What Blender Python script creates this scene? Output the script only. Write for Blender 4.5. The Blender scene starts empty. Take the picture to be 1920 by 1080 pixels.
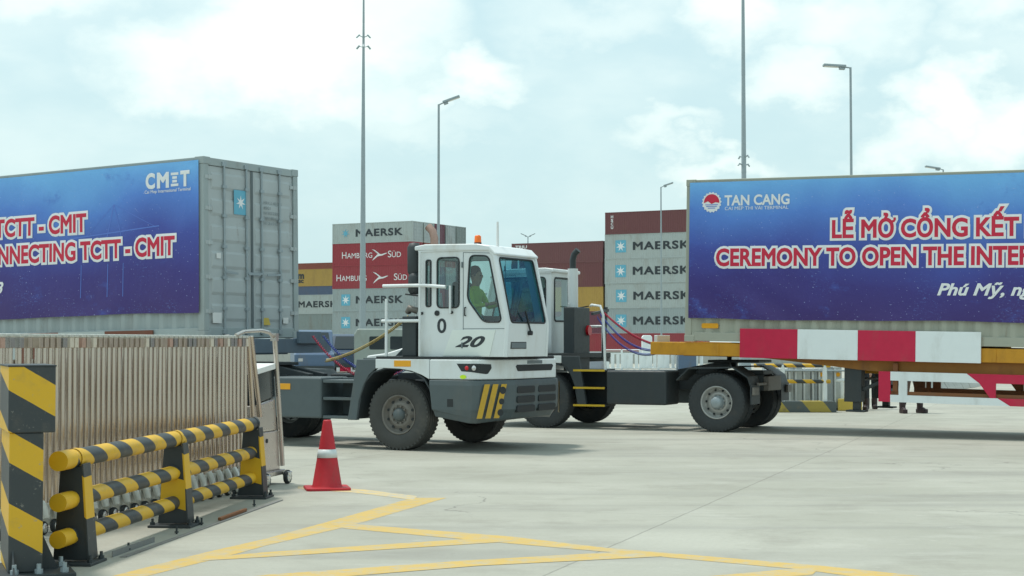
import bpy, bmesh, math, random
from mathutils import Vector, Matrix, Euler
random.seed(7)
C = bpy.context.scene
COL = C.collection
R = math.radians
PI = math.pi

# ------------------------------------------------------------------ camera, world, sun, exposure
F = 3000.0; HOR = 641.0; CAMH = 1.6            # focal length in 1920-px units, horizon row, eye height
cam_d = bpy.data.cameras.new('camera'); cam = bpy.data.objects.new('camera', cam_d); COL.objects.link(cam)
cam_d.sensor_width = 36.0; cam_d.lens = F/1920*36; cam_d.clip_end = 3000; cam_d.clip_start = 0.1
cam.location = (0, 0, CAMH)
cam.rotation_euler = (PI/2 + math.atan((HOR-540)/F), 0, 0)
C.camera = cam
C.render.resolution_x = 1024; C.render.resolution_y = 576

SUNV = Vector((0.30, -0.16, -1.0)).normalized()
sl = bpy.data.lights.new('sun', 'SUN'); sun = bpy.data.objects.new('sun', sl); COL.objects.link(sun)
sl.energy = 2.3; sl.angle = R(7); sl.color = (1.0, 0.965, 0.90)
sun.rotation_euler = SUNV.to_track_quat('-Z', 'Y').to_euler()
sun.location = (0, 0, 60)

w = bpy.data.worlds.new("World"); C.world = w; w.use_nodes = True
nt = w.node_tree; N = nt.nodes; L = nt.links
bg = N['Background']
sky = N.new('ShaderNodeTexSky'); sky.sky_type = 'NISHITA'; sky.sun_disc = False
sky.sun_elevation = math.asin(-SUNV.z); sky.sun_rotation = math.atan2(-SUNV.x, -SUNV.y)
sky.air_density = 1.3; sky.dust_density = 3.0; sky.ozone_density = 1.5
WS = 0.105
bg.inputs['Strength'].default_value = WS
def vm(op, a, b=None):
    n = N.new('ShaderNodeVectorMath'); n.operation = op
    for i, q in enumerate((a, b)):
        if q is None: continue
        if isinstance(q, tuple): n.inputs[i].default_value = q
        else: L.new(q, n.inputs[i])
    return n
def wm(op, a, b=None, c=None, clamp=False):
    n = N.new('ShaderNodeMath'); n.operation = op; n.use_clamp = clamp
    for i, q in enumerate((a, b, c)):
        if q is None: continue
        if isinstance(q, (int, float)): n.inputs[i].default_value = q
        else: L.new(q, n.inputs[i])
    return n.outputs[0]
tc = N.new('ShaderNodeTexCoord'); gen = tc.outputs['Generated']
def wnoise(scale, detail, rough, stretch=(1, 1, 1.6)):
    m = vm('MULTIPLY', gen, stretch)
    n = N.new('ShaderNodeTexNoise'); n.inputs['Scale'].default_value = scale
    n.inputs['Detail'].default_value = detail; n.inputs['Roughness'].default_value = rough
    L.new(m.outputs[0], n.inputs['Vector']); return n
n1 = wnoise(20, 6, 0.55); n2 = wnoise(5.5, 5, 0.55, (1, 1, 2.4)); n3 = wnoise(9, 6, 0.6, (1.0, 1, 2.0))
wob = vm('SCALE', vm('SUBTRACT', n1.outputs['Color'], (0.5, 0.5, 0.5)).outputs[0]); wob.inputs['Scale'].default_value = 0.085
wgen = vm('ADD', gen, wob.outputs[0]).outputs[0]
# cumulus: soft discs in the sky's own directions (azimuth right of north, elevation), edges broken by noise
puffs = [(-0.135, 0.180, 0.075, 0.040, 1.0), (-0.205, 0.165, 0.050, 0.026, .8), (-0.10, 0.20, 0.07, 0.05, 1.0), (-0.02, 0.163, 0.035, 0.020, 0.9),
         (-0.075, 0.150, 0.05, 0.018, .5), (0.262, 0.140, 0.026, 0.030, 1.0), (0.290, 0.125, 0.034, 0.024, 0.9), (0.245, 0.118, 0.034, 0.018, 0.8),
         (0.180, 0.158, 0.036, 0.020, 0.8), (0.190, 0.192, 0.050, 0.030, .8), (0.135, 0.205, 0.03, 0.03, .9), (0.30, 0.215, 0.06, 0.03, .8),
         (0.100, 0.128, 0.026, 0.012, .6), (0.13, 0.110, 0.03, 0.010, .7), (0.05, 0.20, .05, .02, .5), (-0.28, 0.215, 0.05, 0.02, .6), (-0.05, .135, .05, .012, .35)]
tot = None
sep = N.new('ShaderNodeSeparateXYZ'); L.new(wgen, sep.inputs[0])
for (az, el, rx, rz, amp) in puffs:
    dx = wm('DIVIDE', wm('SUBTRACT', sep.outputs[0], az), rx)
    dz = wm('DIVIDE', wm('SUBTRACT', sep.outputs[2], el), rz)
    d2 = wm('ADD', wm('MULTIPLY', dx, dx), wm('MULTIPLY', dz, dz))
    dy = wm('GREATER_THAN', sep.outputs[1], 0.0)
    m = wm('MULTIPLY', wm('MULTIPLY', wm('SUBTRACT', 1.5, d2, clamp=False), amp), dy)
    m = wm('MAXIMUM', m, 0.0)
    tot = m if tot is None else wm('MAXIMUM', tot, m)
cum = wm('POWER', wm('MULTIPLY', tot, 0.80, clamp=True), 1.3)
veil = N.new('ShaderNodeMapRange'); veil.interpolation_type = 'SMOOTHSTEP'
veil.inputs['From Min'].default_value = 0.40; veil.inputs['From Max'].default_value = 0.70
L.new(n2.outputs['Fac'], veil.inputs['Value'])
wisp = N.new('ShaderNodeMapRange'); wisp.interpolation_type = 'SMOOTHSTEP'
wisp.inputs['From Min'].default_value = 0.45; wisp.inputs['From Max'].default_value = 0.72
L.new(n3.outputs['Fac'], wisp.inputs['Value'])
mask = wm('ADD', wm('MULTIPLY', cum, 0.60), wm('ADD', wm('MULTIPLY', veil.outputs[0], 0.24), wm('MULTIPLY', wisp.outputs[0], 0.12)), clamp=True)
mx = N.new('ShaderNodeMix'); mx.data_type = 'RGBA'
L.new(mask, mx.inputs['Factor'])
hz = N.new('ShaderNodeMix'); hz.data_type = 'RGBA'; hz.inputs['Factor'].default_value = 0.80   # thin high overcast over the blue
L.new(sky.outputs[0], hz.inputs[6]); hz.inputs[7].default_value = (5.45, 7.45, 7.75, 1)
L.new(hz.outputs[2], mx.inputs[6]); mx.inputs[7].default_value = (9.2, 9.8, 9.1, 1)
L.new(mx.outputs[2], bg.inputs['Color'])

vs = C.view_settings
vs.view_transform = 'Standard'; vs.look = 'None'; vs.gamma = 1; vs.use_curve_mapping = False; vs.exposure = 0.28

# ------------------------------------------------------------------ helpers
TH = R(28.35); CT, ST = math.cos(TH), math.sin(TH)
RZ = -TH
def sn(s, n, z=0.0):
    """lane coordinates: s along the lane (to the right and nearer), n across it (away)"""
    return Vector((s*CT + n*ST, -s*ST + n*CT, z))
def gp(u, v, z=0.0):
    """point at height z seen at photograph pixel u, v"""
    Y = (CAMH - z)*F/(v - HOR); return Vector(((u-960)/F*Y, Y, z))

def tag(o, label=None, cat=None, group=None, kind=None):
    if label: o['label'] = label
    if cat: o['category'] = cat
    if group: o['group'] = group
    if kind: o['kind'] = kind
    return o
def thing(name, label, cat, loc=(0, 0, 0), rz=0.0, group=None):
    o = bpy.data.objects.new(name, None); COL.objects.link(o); o.empty_display_size = 0.2
    o.location = loc; o.rotation_euler = (0, 0, rz)
    return tag(o, label, cat, group)
def copy_tree(o, parent=None):
    c = o.copy(); COL.objects.link(c); c.parent = parent
    for ch in o.children: copy_tree(ch, c)
    return c

class MB:
    def __init__(s): s.v = []; s.f = []; s.m = []; s.sm = []; s.cur = 0; s.smooth = False
    def add(s, vs_, fs):
        b = len(s.v); s.v += [tuple(q) for q in vs_]
        for f in fs: s.f.append([b+i for i in f]); s.m.append(s.cur); s.sm.append(s.smooth)
        return s
    def box(s, x0, x1, y0, y1, z0, z1, M=None):
        vs_ = [Vector((x, y, z)) for x in (x0, x1) for y in (y0, y1) for z in (z0, z1)]
        if M is not None: vs_ = [M @ q for q in vs_]
        return s.add(vs_, [(0, 1, 3, 2), (4, 6, 7, 5), (0, 4, 5, 1), (2, 3, 7, 6), (0, 2, 6, 4), (1, 5, 7, 3)])
    def bar(s, p0, p1, wd, ht):
        """rectangular bar from p0 to p1"""
        p0 = Vector(p0); p1 = Vector(p1); d = p1-p0
        M = Matrix.Translation(p0) @ d.to_track_quat('X', 'Z').to_matrix().to_4x4()
        return s.box(0, d.length, -wd/2, wd/2, -ht/2, ht/2, M)
    def prism(s, pts, a0, a1, plane='xz'):
        """extrude a 2D outline; plane 'xz' extrudes along y, 'xy' along z, 'yz' along x"""
        n = len(pts)
        def mk(p, a):
            if plane == 'xz': return (p[0], a, p[1])
            if plane == 'xy': return (p[0], p[1], a)
            return (a, p[0], p[1])
        vs_ = [mk(p, a0) for p in pts] + [mk(p, a1) for p in pts]
        area = sum(pts[i][0]*pts[(i+1) % n][1]-pts[(i+1) % n][0]*pts[i][1] for i in range(n))
        flip = (area > 0) != (plane == 'xz') 
        flip = flip != (a1 < a0)
        A = list(range(n)); B = [n+i for i in range(n)]
        fs = [A[::-1] if flip else A, B if flip else B[::-1]]
        for i in range(n):
            j = (i+1) % n
            q = [i, j, n+j, n+i]; fs.append(q if flip else q[::-1])
        return s.add(vs_, fs)
    def cyl(s, p0, p1, r, r1=None, seg=16, cap=True, smooth=True):
        p0 = Vector(p0); p1 = Vector(p1); r1 = r if r1 is None else r1
        q = (p1-p0).to_track_quat('Z', 'Y')
        vs_ = []
        for p, rr in ((p0, r), (p1, r1)):
            for i in range(seg):
                a = 2*PI*i/seg; vs_.append(p + q @ Vector((rr*math.cos(a), rr*math.sin(a), 0)))
        o = s.smooth; s.smooth = smooth
        s.add(vs_, [(i, (i+1) % seg, seg+(i+1) % seg, seg+i) for i in range(seg)])
        s.smooth = False
        if cap: s.add(vs_, [tuple(range(seg))[::-1], tuple(range(seg, 2*seg))])
        s.smooth = o; return s
    def tube(s, path, r, seg=8, closed=False):
        P = [Vector(p) for p in path]; n = len(P); vs_ = []
        up = Vector((0, 0, 1)); q_prev = None
        for i, p in enumerate(P):
            a = P[(i-1) % n] if (i or closed) else p; b = P[(i+1) % n] if (i < n-1 or closed) else p
            t = (b-a).normalized()
            if q_prev is None:
                ref = up if abs(t.z) < 0.9 else Vector((1, 0, 0)); xx = t.cross(ref).normalized()
            else:
                xx = (q_prev - t*q_prev.dot(t)).normalized()
            q_prev = xx; yy = t.cross(xx)
            for k in range(seg):
                an = 2*PI*k/seg; vs_.append(p + xx*(r*math.cos(an)) + yy*(r*math.sin(an)))
        fs = []
        for i in range(n if closed else n-1):
            for k in range(seg):
                a = i*seg+k; b = i*seg+(k+1) % seg; c = ((i+1) % n)*seg+(k+1) % seg; d = ((i+1) % n)*seg+k
                fs.append((a, b, c, d))
        o = s.smooth; s.smooth = True; s.add(vs_, fs); s.smooth = False
        if not closed: s.add(vs_[:seg], [tuple(range(seg))[::-1]]); s.add(vs_[-seg:], [tuple(range(seg))])
        s.smooth = o; return s
    def lathe(s, prof, seg=32, axis='y', c=(0, 0, 0)):
        """prof: list of (r, a) along the axis"""
        vs_ = []
        for (r, a) in prof:
            for i in range(seg):
                t = 2*PI*i/seg; x, z = r*math.cos(t), r*math.sin(t)
                if axis == 'y': vs_.append((c[0]+x, c[1]+a, c[2]+z))
                elif axis == 'z': vs_.append((c[0]+x, c[1]-z, c[2]+a))
                else: vs_.append((c[0]+a, c[1]+x, c[2]+z))
        fs = []
        for k in range(len(prof)-1):
            for i in range(seg):
                j = (i+1) % seg
                fs.append((k*seg+i, (k+1)*seg+i, (k+1)*seg+j, k*seg+j))
        o = s.smooth; s.smooth = True; s.add(vs_, fs); s.smooth = o; return s
    def build(s, name, mats, parent=None, bevel=0, seg=2, auto=False, M=None):
        me = bpy.data.meshes.new(name); me.from_pydata(s.v, [], s.f)
        if not isinstance(mats, (list, tuple)): mats = [mats]
        for m in mats: me.materials.append(m)
        me.polygons.foreach_set('material_index', s.m)
        me.polygons.foreach_set('use_smooth', s.sm)
        if M is not None: me.transform(M)
        me.validate(); me.update()
        bm = bmesh.new(); bm.from_mesh(me); bmesh.ops.recalc_face_normals(bm, faces=bm.faces); bm.to_mesh(me); bm.free()
        o = bpy.data.objects.new(name, me); COL.objects.link(o); o.parent = parent
        if bevel:
            b = o.modifiers.new('bevel', 'BEVEL'); b.width = bevel; b.segments = seg; b.limit_method = 'ANGLE'; b.angle_limit = R(40)
            b.harden_normals = False
        return o

# ------------------------------------------------------------------ materials
def nodes(name):
    m = bpy.data.materials.new(name); m.use_nodes = True
    return m, m.node_tree, m.node_tree.nodes['Principled BSDF']
def mth(nt, op, a, b=None, clamp=False, c=None):
    n = nt.nodes.new('ShaderNodeMath'); n.operation = op; n.use_clamp = clamp
    for i, q in enumerate((a, b, c)):
        if q is None: continue
        if isinstance(q, (int, float)): n.inputs[i].default_value = q
        else: nt.links.new(q, n.inputs[i])
    return n.outputs[0]
def mixc(nt, f, a, b):
    n = nt.nodes.new('ShaderNodeMix'); n.data_type = 'RGBA'
    for i, q in ((0, f), (6, a), (7, b)):
        if isinstance(q, (int, float)): n.inputs[i].default_value = q
        elif isinstance(q, tuple): n.inputs[i].default_value = q if len(q) == 4 else (*q, 1)
        else: nt.links.new(q, n.inputs[i])
    return n.outputs[2]
def noise(nt, scale, detail=4, rough=0.55, stretch=None, co='Object', off=None):
    t = nt.nodes.new('ShaderNodeTexCoord'); v = t.outputs[co]
    if stretch or off:
        mp = nt.nodes.new('ShaderNodeMapping')
        if stretch: mp.inputs['Scale'].default_value = stretch
        if off: mp.inputs['Location'].default_value = off
        nt.links.new(v, mp.inputs['Vector']); v = mp.outputs[0]
    n = nt.nodes.new('ShaderNodeTexNoise'); n.inputs['Scale'].default_value = scale
    n.inputs['Detail'].default_value = detail; n.inputs['Roughness'].default_value = rough
    nt.links.new(v, n.inputs['Vector']); return n.outputs['Fac']
def ramp(nt, v, lo, hi, smooth=True):
    n = nt.nodes.new('ShaderNodeMapRange'); n.inputs['From Min'].default_value = lo; n.inputs['From Max'].default_value = hi
    if smooth: n.interpolation_type = 'SMOOTHSTEP'
    nt.links.new(v, n.inputs['Value']); return n.outputs[0]
def bump(nt, bsdf, h, strength=0.2, dist=0.01):
    b = nt.nodes.new('ShaderNodeBump'); b.inputs['Strength'].default_value = strength; b.inputs['Distance'].default_value = dist
    nt.links.new(h, b.inputs['Height']); nt.links.new(b.outputs[0], bsdf.inputs['Normal'])
def paint(name, col, rough=0.5, metal=0.0, dirt=(0.16, 0.12, 0.08), amt=0.35, scale=2.5, var=0.12, spec=0.4, streak=True):
    """worn paint: slightly uneven colour, patches and streaks of grime"""
    m, t, b = nodes(name)
    v = noise(t, scale*3, 5, 0.6)
    dark = tuple(q*(1-var) for q in col); lite = tuple(min(1, q*(1+var)) for q in col)
    c = mixc(t, v, dark, lite)
    if amt > 0:
        g = noise(t, scale, 6, 0.65, (1, 1, 0.35) if streak else None)
        c = mixc(t, mth(t, 'MULTIPLY', ramp(t, g, 0.50, 0.75), amt), c, dirt)
    t.links.new(c, b.inputs['Base Color'])
    r = mth(t, 'ADD', mth(t, 'MULTIPLY', noise(t, scale*5, 4), 0.25), rough-0.12)
    t.links.new(r, b.inputs['Roughness']); b.inputs['Metallic'].default_value = metal
    b.inputs['Specular IOR Level'].default_value = spec
    bump(t, b, noise(t, 30, 4), 0.08, 0.004)
    return m
def plain(name, col, rough=0.6, metal=0.0, emit=None):
    m, t, b = nodes(name)
    c = mixc(t, noise(t, 14, 3), tuple(q*0.93 for q in col), tuple(min(1, q*1.06) for q in col))
    t.links.new(c, b.inputs['Base Color']); b.inputs['Roughness'].default_value = rough; b.inputs['Metallic'].default_value = metal
    if emit: b.inputs['Emission Color'].default_value = (*emit[0], 1); b.inputs['Emission Strength'].default_value = emit[1]
    return m
def obj_axis(t):
    tcn = t.nodes.new('ShaderNodeTexCoord'); s = t.nodes.new('ShaderNodeSeparateXYZ'); t.links.new(tcn.outputs['Object'], s.inputs[0]); return s.outputs
def stripes(name, period, kx, ky, kz, phase, ca, cb, duty=0.5, rough=0.5, amt=0.3):
    m, t, b = nodes(name); a = obj_axis(t)
    s = mth(t, 'ADD', mth(t, 'ADD', mth(t, 'MULTIPLY', a[0], kx), mth(t, 'MULTIPLY', a[1], ky)), mth(t, 'MULTIPLY', a[2], kz))
    s = mth(t, 'ADD', mth(t, 'DIVIDE', s, period), phase)
    s = mth(t, 'ADD', s, mth(t, 'MULTIPLY', noise(t, 6, 3), 0.02))
    fr = mth(t, 'FRACT', s); k = mth(t, 'LESS_THAN', fr, duty)
    c = mixc(t, k, ca, cb)
    c = mixc(t, mth(t, 'MULTIPLY', ramp(t, noise(t, 5, 6, 0.7), 0.50, 0.72), amt), c, (0.17, 0.14, 0.10))
    sc = mth(t, 'MULTIPLY', ramp(t, noise(t, 22, 6, 0.8), 0.61, 0.66), 0.65)
    c = mixc(t, sc, c, (0.30, 0.28, 0.24))
    t.links.new(c, b.inputs['Base Color']); b.inputs['Roughness'].default_value = rough
    bump(t, b, noise(t, 40, 4), 0.12, 0.003)
    return m
YEL = (0.68, 0.39, 0.014); BLK = (0.036, 0.043, 0.046)
M = {}
M['white'] = paint('white_cab_paint', (0.70, 0.73, 0.73), 0.38, dirt=(0.40, 0.34, 0.24), amt=0.42, scale=1.8, var=0.03)
M['slate'] = paint('slate_grey_paint', (0.090, 0.112, 0.118), 0.5, dirt=(0.14, 0.13, 0.11), amt=0.45)
M['black'] = paint('black_chassis_paint', (0.038, 0.047, 0.051), 0.55, dirt=(0.07, 0.065, 0.055), amt=0.4)
M['rubber'] = paint('tyre_rubber', (0.046, 0.051, 0.053), 0.85, dirt=(0.10, 0.085, 0.07), amt=0.35, scale=4, streak=False)
M['dusty'] = paint('dusty_tyre_rubber', (0.064, 0.064, 0.060), 0.9, dirt=(0.13, 0.118, 0.10), amt=0.5, scale=3, streak=False)
M['rimdirty'] = paint('dirty_steel_rim', (0.19, 0.175, 0.155), 0.6, 0.3, dirt=(0.07, 0.055, 0.04), amt=0.6, scale=7, streak=False)
M['rim'] = paint('silver_steel_rim', (0.42, 0.42, 0.40), 0.45, 0.4, dirt=(0.15, 0.12, 0.1), amt=0.4, scale=7, streak=False)
M['seal'] = plain('black_window_seal', (0.02, 0.024, 0.026), 0.6)
M['orange'] = plain('amber_reflector', (0.80, 0.36, 0.01), 0.35)
M['beacon'] = plain('orange_beacon', (0.85, 0.16, 0.01), 0.25)
M['redlamp'] = plain('red_lamp', (0.55, 0.01, 0.02), 0.3)
M['lamp'] = plain('clear_lamp_lens', (0.6, 0.6, 0.6), 0.15, 0.5)
M['chrome'] = paint('chrome', (0.62, 0.62, 0.60), 0.25, 1.0, amt=0.3, scale=8)
M['galv'] = paint('galvanised_steel', (0.33, 0.38, 0.40), 0.5, 0.3, dirt=(0.22, 0.24, 0.25), amt=0.3)
M['exh'] = paint('weathered_exhaust', (0.42, 0.27, 0.22), 0.5, 0.5, dirt=(0.1, 0.06, 0.04), amt=0.6, scale=9)
M['yellowpaint'] = paint('yellow_step_paint', (0.55, 0.36, 0.02), 0.5)
M['lime'] = plain('lime_sticker', (0.60, 0.85, 0.02), 0.5)
M['hose_red'] = plain('red_air_hose', (0.50, 0.02, 0.06), 0.4)
M['hose_blue'] = plain('blue_air_hose', (0.04, 0.07, 0.36), 0.4)
M['hose_yellow'] = plain('yellow_air_hose', (0.46, 0.34, 0.11), 0.5)
M['ink'] = plain('dark_lettering', (0.028, 0.036, 0.042), 0.5)
M['greyink'] = plain('grey_lettering', (0.16, 0.19, 0.20), 0.5)
M['whiteink'] = plain('white_lettering', (0.80, 0.80, 0.80), 0.5)
M['redink'] = plain('red_lettering', (0.60, 0.012, 0.05), 0.5)
M['teal'] = plain('pale_blue_square', (0.13, 0.42, 0.56), 0.5)
M['sticker'] = plain('white_sticker', (0.72, 0.72, 0.70), 0.5)
M['stickery'] = plain('yellow_sticker', (0.62, 0.45, 0.08), 0.5)
M['interior'] = plain('dark_cab_interior', (0.05, 0.055, 0.06), 0.8)
M['headliner'] = plain('grey_headliner', (0.30, 0.32, 0.33), 0.8)
def cont(name, col, amt=0.3, dirt=(0.20, 0.12, 0.07), var=0.08):
    """container paint: every box fades and rusts a little differently"""
    m, t, b = nodes(name)
    oi = t.nodes.new('ShaderNodeObjectInfo'); tcx = t.nodes.new('ShaderNodeTexCoord'); va = t.nodes.new('ShaderNodeVectorMath'); va.operation = 'ADD'
    cb = t.nodes.new('ShaderNodeCombineXYZ'); s_ = mth(t, 'MULTIPLY', oi.outputs['Random'], 60.0)
    for i in range(3): t.links.new(s_, cb.inputs[i])
    t.links.new(tcx.outputs['Object'], va.inputs[0]); t.links.new(cb.outputs[0], va.inputs[1])
    def nz(sc, de, ro, st):
        mp = t.nodes.new('ShaderNodeMapping'); mp.inputs['Scale'].default_value = st; t.links.new(va.outputs[0], mp.inputs['Vector'])
        n = t.nodes.new('ShaderNodeTexNoise'); n.inputs['Scale'].default_value = sc; n.inputs['Detail'].default_value = de; n.inputs['Roughness'].default_value = ro
        t.links.new(mp.outputs[0], n.inputs['Vector']); return n.outputs['Fac']
    c = mixc(t, nz(2.2, 5, 0.6, (1, 1, 1)), tuple(q*(1-var) for q in col), tuple(min(1, q*(1+var)) for q in col))
    c = mixc(t, mth(t, 'MULTIPLY', oi.outputs['Random'], 0.16), c, tuple(min(1, q*0.6+0.12) for q in col))
    c = mixc(t, mth(t, 'MULTIPLY', ramp(t, nz(0.9, 6, 0.65, (1, 1, 0.3)), 0.50, 0.75), amt), c, dirt)
    c = mixc(t, mth(t, 'MULTIPLY', ramp(t, nz(3.0, 7, 0.75, (1, 1, 0.22)), 0.60, 0.70), amt*1.3), c, (0.17, 0.085, 0.045))
    t.links.new(c, b.inputs['Base Color']); b.inputs['Roughness'].default_value = 0.55; b.inputs['Specular IOR Level'].default_value = 0.3
    bump(t, b, noise(t, 12, 4), 0.10, 0.006); return m
M['c_grey'] = cont('light_grey_container_paint', (0.35, 0.40, 0.40), 0.25)
M['c_pale'] = cont('pale_container_paint', (0.43, 0.47, 0.455), 0.3)
M['c_door'] = cont('grey_door_paint', (0.44, 0.475, 0.475), 0.5, (0.22, 0.20, 0.18), 0.14)
M['c_red'] = cont('red_container_paint', (0.33, 0.048, 0.06), 0.2)
M['c_brown'] = cont('maroon_container_paint', (0.175, 0.068, 0.070), 0.25)
M['c_maroon'] = cont('dark_maroon_container_paint', (0.16, 0.045, 0.07), 0.25)
M['c_rust'] = cont('red_oxide_container_paint', (0.27, 0.075, 0.05), 0.3)
M['c_yellow'] = cont('ochre_container_paint', (0.46, 0.29, 0.075), 0.25)
M['c_blue'] = cont('slate_blue_container_paint', (0.10, 0.13, 0.20), 0.25)
M['c_green'] = cont('grey_green_container_paint', (0.25, 0.29, 0.28), 0.35)
M['c_tan'] = cont('tan_container_paint', (0.36, 0.31, 0.26), 0.4)
M['c_cream'] = cont('cream_grey_container_paint', (0.40, 0.405, 0.33), 0.25)
M['t_yellow'] = paint('orange_yellow_trailer_paint', (0.58, 0.27, 0.018), 0.5, dirt=(0.22, 0.08, 0.02), amt=0.55)
M['t_blue'] = paint('slate_blue_trailer_paint', (0.11, 0.15, 0.19), 0.5, dirt=(0.12, 0.11, 0.1), amt=0.4)
M['b_red'] = paint('crimson_board_paint', (0.56, 0.014, 0.060), 0.45, amt=0.2)
M['b_white'] = paint('white_board_paint', (0.80, 0.84, 0.84), 0.45, dirt=(0.40, 0.38, 0.33), amt=0.35, var=0.03)
M['b_red_shade'] = paint('shaded_red_board_paint', (0.17, 0.055, 0.03), 0.5, amt=0.3)  # board red browned and darkened: shade under the left container put into the colour
M['rustbrown'] = paint('brown_steel_paint', (0.22, 0.085, 0.03), 0.6, amt=0.4)
def glass(name, tint, refl=0.25, gcol=(1, 1, 1), grough=0.03):
    m, t, b = nodes(name); out = t.nodes['Material Output']
    tr = t.nodes.new('ShaderNodeBsdfTransparent'); tr.inputs[0].default_value = (*tint, 1)
    gl = t.nodes.new('ShaderNodeBsdfGlossy'); gl.inputs['Roughness'].default_value = grough; gl.inputs[0].default_value = (*gcol, 1)
    fr = t.nodes.new('ShaderNodeLayerWeight'); fr.inputs['Blend'].default_value = 0.5
    k = mth(t, 'ADD', mth(t, 'MULTIPLY', mth(t, 'POWER', fr.outputs['Facing'], 4.0), 0.9), 0.04+refl, True)
    mi = t.nodes.new('ShaderNodeMixShader'); t.links.new(k, mi.inputs[0]); t.links.new(tr.outputs[0], mi.inputs[1]); t.links.new(gl.outputs[0], mi.inputs[2])
    t.links.new(mi.outputs[0], out.inputs[0]); return m
M['glass'] = glass('greenish_side_glass', (0.60, 0.74, 0.72), 0.05)
M['wglass'] = glass('blue_tinted_windscreen', (0.22, 0.48, 0.56), 0.05, (0.55, 0.80, 0.84), 0.10)
M['carglass'] = plain('dark_car_glass', (0.03, 0.04, 0.045), 0.08)
# stainless tube: warm brushed reflections
m, t, b = nodes('brushed_stainless')
c = mixc(t, noise(t, 1.5, 3, 0.5), (0.52, 0.445, 0.38), (0.57, 0.495, 0.43))
c = mixc(t, mth(t, 'MULTIPLY', ramp(t, noise(t, 3, 3, 0.5, (1, 1, 0.2)), 0.5, 0.75), 0.12), c, (0.30, 0.23, 0.18))
t.links.new(c, b.inputs['Base Color']); b.inputs['Metallic'].default_value = 0.85; b.inputs['Roughness'].default_value = 0.22; M['inox'] = m
M['inox2'] = paint('polished_stainless_panel', (0.55, 0.51, 0.47), 0.28, 0.85, dirt=(0.38, 0.31, 0.24), amt=0.3, scale=1.2)
M['railstripe'] = stripes('yellow_black_pipe_stripes', 0.56, 1, 0, 1.5, 0.10, BLK, YEL, 0.5)
M['yellow'] = paint('safety_yellow_paint', YEL, 0.5, dirt=(0.2, 0.14, 0.06), amt=0.25)
M['dark'] = paint('dark_grey_steel_paint', BLK, 0.5, dirt=(0.09, 0.085, 0.075), amt=0.35)
M['poststripe'] = stripes('yellow_black_post_stripes', 0.62, 0, -0.9, 1, 0.30, BLK, YEL, 0.45)
M['bollard'] = stripes('wide_yellow_black_stripes', 0.49, 0.60, -0.16, 1, 0.56, BLK, YEL, 0.44, amt=0.2)
M['cone'] = paint('red_cone_plastic', (0.46, 0.018, 0.028), 0.55, dirt=(0.20, 0.06, 0.05), amt=0.65, scale=7)
M['conewhite'] = paint('reflective_white_band', (0.62, 0.66, 0.66), 0.4, amt=0.2, scale=8)
M['concrete2'] = paint('pale_concrete', (0.42, 0.42, 0.39), 0.85, dirt=(0.2, 0.19, 0.17), amt=0.5, scale=2)
M['strip'] = paint('weathered_steel_angle', (0.24, 0.24, 0.23), 0.6, 0.4, dirt=(0.12, 0.09, 0.07), amt=0.5, scale=5)

# ------------------------------------------------------------------ lettering (flat meshes cut from the built-in font)
def text_raw(s, offset=0.0, shear=0.0, spacing=1.0):
    cu = bpy.data.curves.new('lettering', 'FONT'); cu.body = s; cu.size = 1; cu.bevel_depth = max(0.0, offset); cu.bevel_resolution = 0; cu.shear = shear
    cu.space_character = spacing; cu.resolution_u = 4; cu.fill_mode = 'FRONT'
    o = bpy.data.objects.new('lettering', cu); COL.objects.link(o)
    bpy.context.view_layer.update()
    me = bpy.data.meshes.new_from_object(o.evaluated_get(bpy.context.evaluated_depsgraph_get()))
    COL.objects.unlink(o); bpy.data.objects.remove(o)
    return me
def star(mb, O, right, up, r, k=7, inner=0.42, lift=0.0, warp=None):
    right = Vector(right); up = Vector(up); n = right.cross(up); O = Vector(O); vs_ = [O+n*lift]
    for i in range(2*k):
        a = PI/2 + PI*i/k; rr = r if i % 2 == 0 else r*inner
        vs_.append(O + right*(rr*math.cos(a)) + up*(rr*math.sin(a)) + n*lift)
    if warp: vs_ = [warp(v) for v in vs_]
    mb.add(vs_, [(0, i, i % (2*k)+1) for i in range(1, 2*k+1)])
def flat(mb, O, right, up, pts, lift=0.0, warp=None):
    right = Vector(right); up = Vector(up); n = right.cross(up); O = Vector(O)
    vs_ = [O + right*x + up*y + n*lift for x, y in pts]
    if warp: vs_ = [warp(v) for v in vs_]
    mb.add(vs_, [tuple(range(len(pts)))])
def rrect(x0, x1, y0, y1, r, k=4):
    out = []
    for (cx, cy, a) in ((x1-r, y0+r, -90), (x1-r, y1-r, 0), (x0+r, y1-r, 90), (x0+r, y0+r, 180)):
        for i in range(k+1):
            t_ = R(a + 90*i/k); out.append((cx+r*math.cos(t_), cy+r*math.sin(t_)))
    return out
def round_poly(pts, r, k=4):
    out = []; n = len(pts)
    for i in range(n):
        p = Vector(pts[i]); a = (Vector(pts[i-1])-p); b_ = (Vector(pts[(i+1) % n])-p)
        rr = min(r, a.length*0.45, b_.length*0.45); A = p+a.normalized()*rr; B = p+b_.normalized()*rr
        for j in range(k+1):
            t_ = j/k; q = A*(1-t_)**2 + p*2*t_*(1-t_) + B*t_**2; out.append((q.x, q.y))
    return out
ZS = 0.03
_h = text_raw('H'); CAPM = max(v.co.y for v in _h.vertices)
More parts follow.
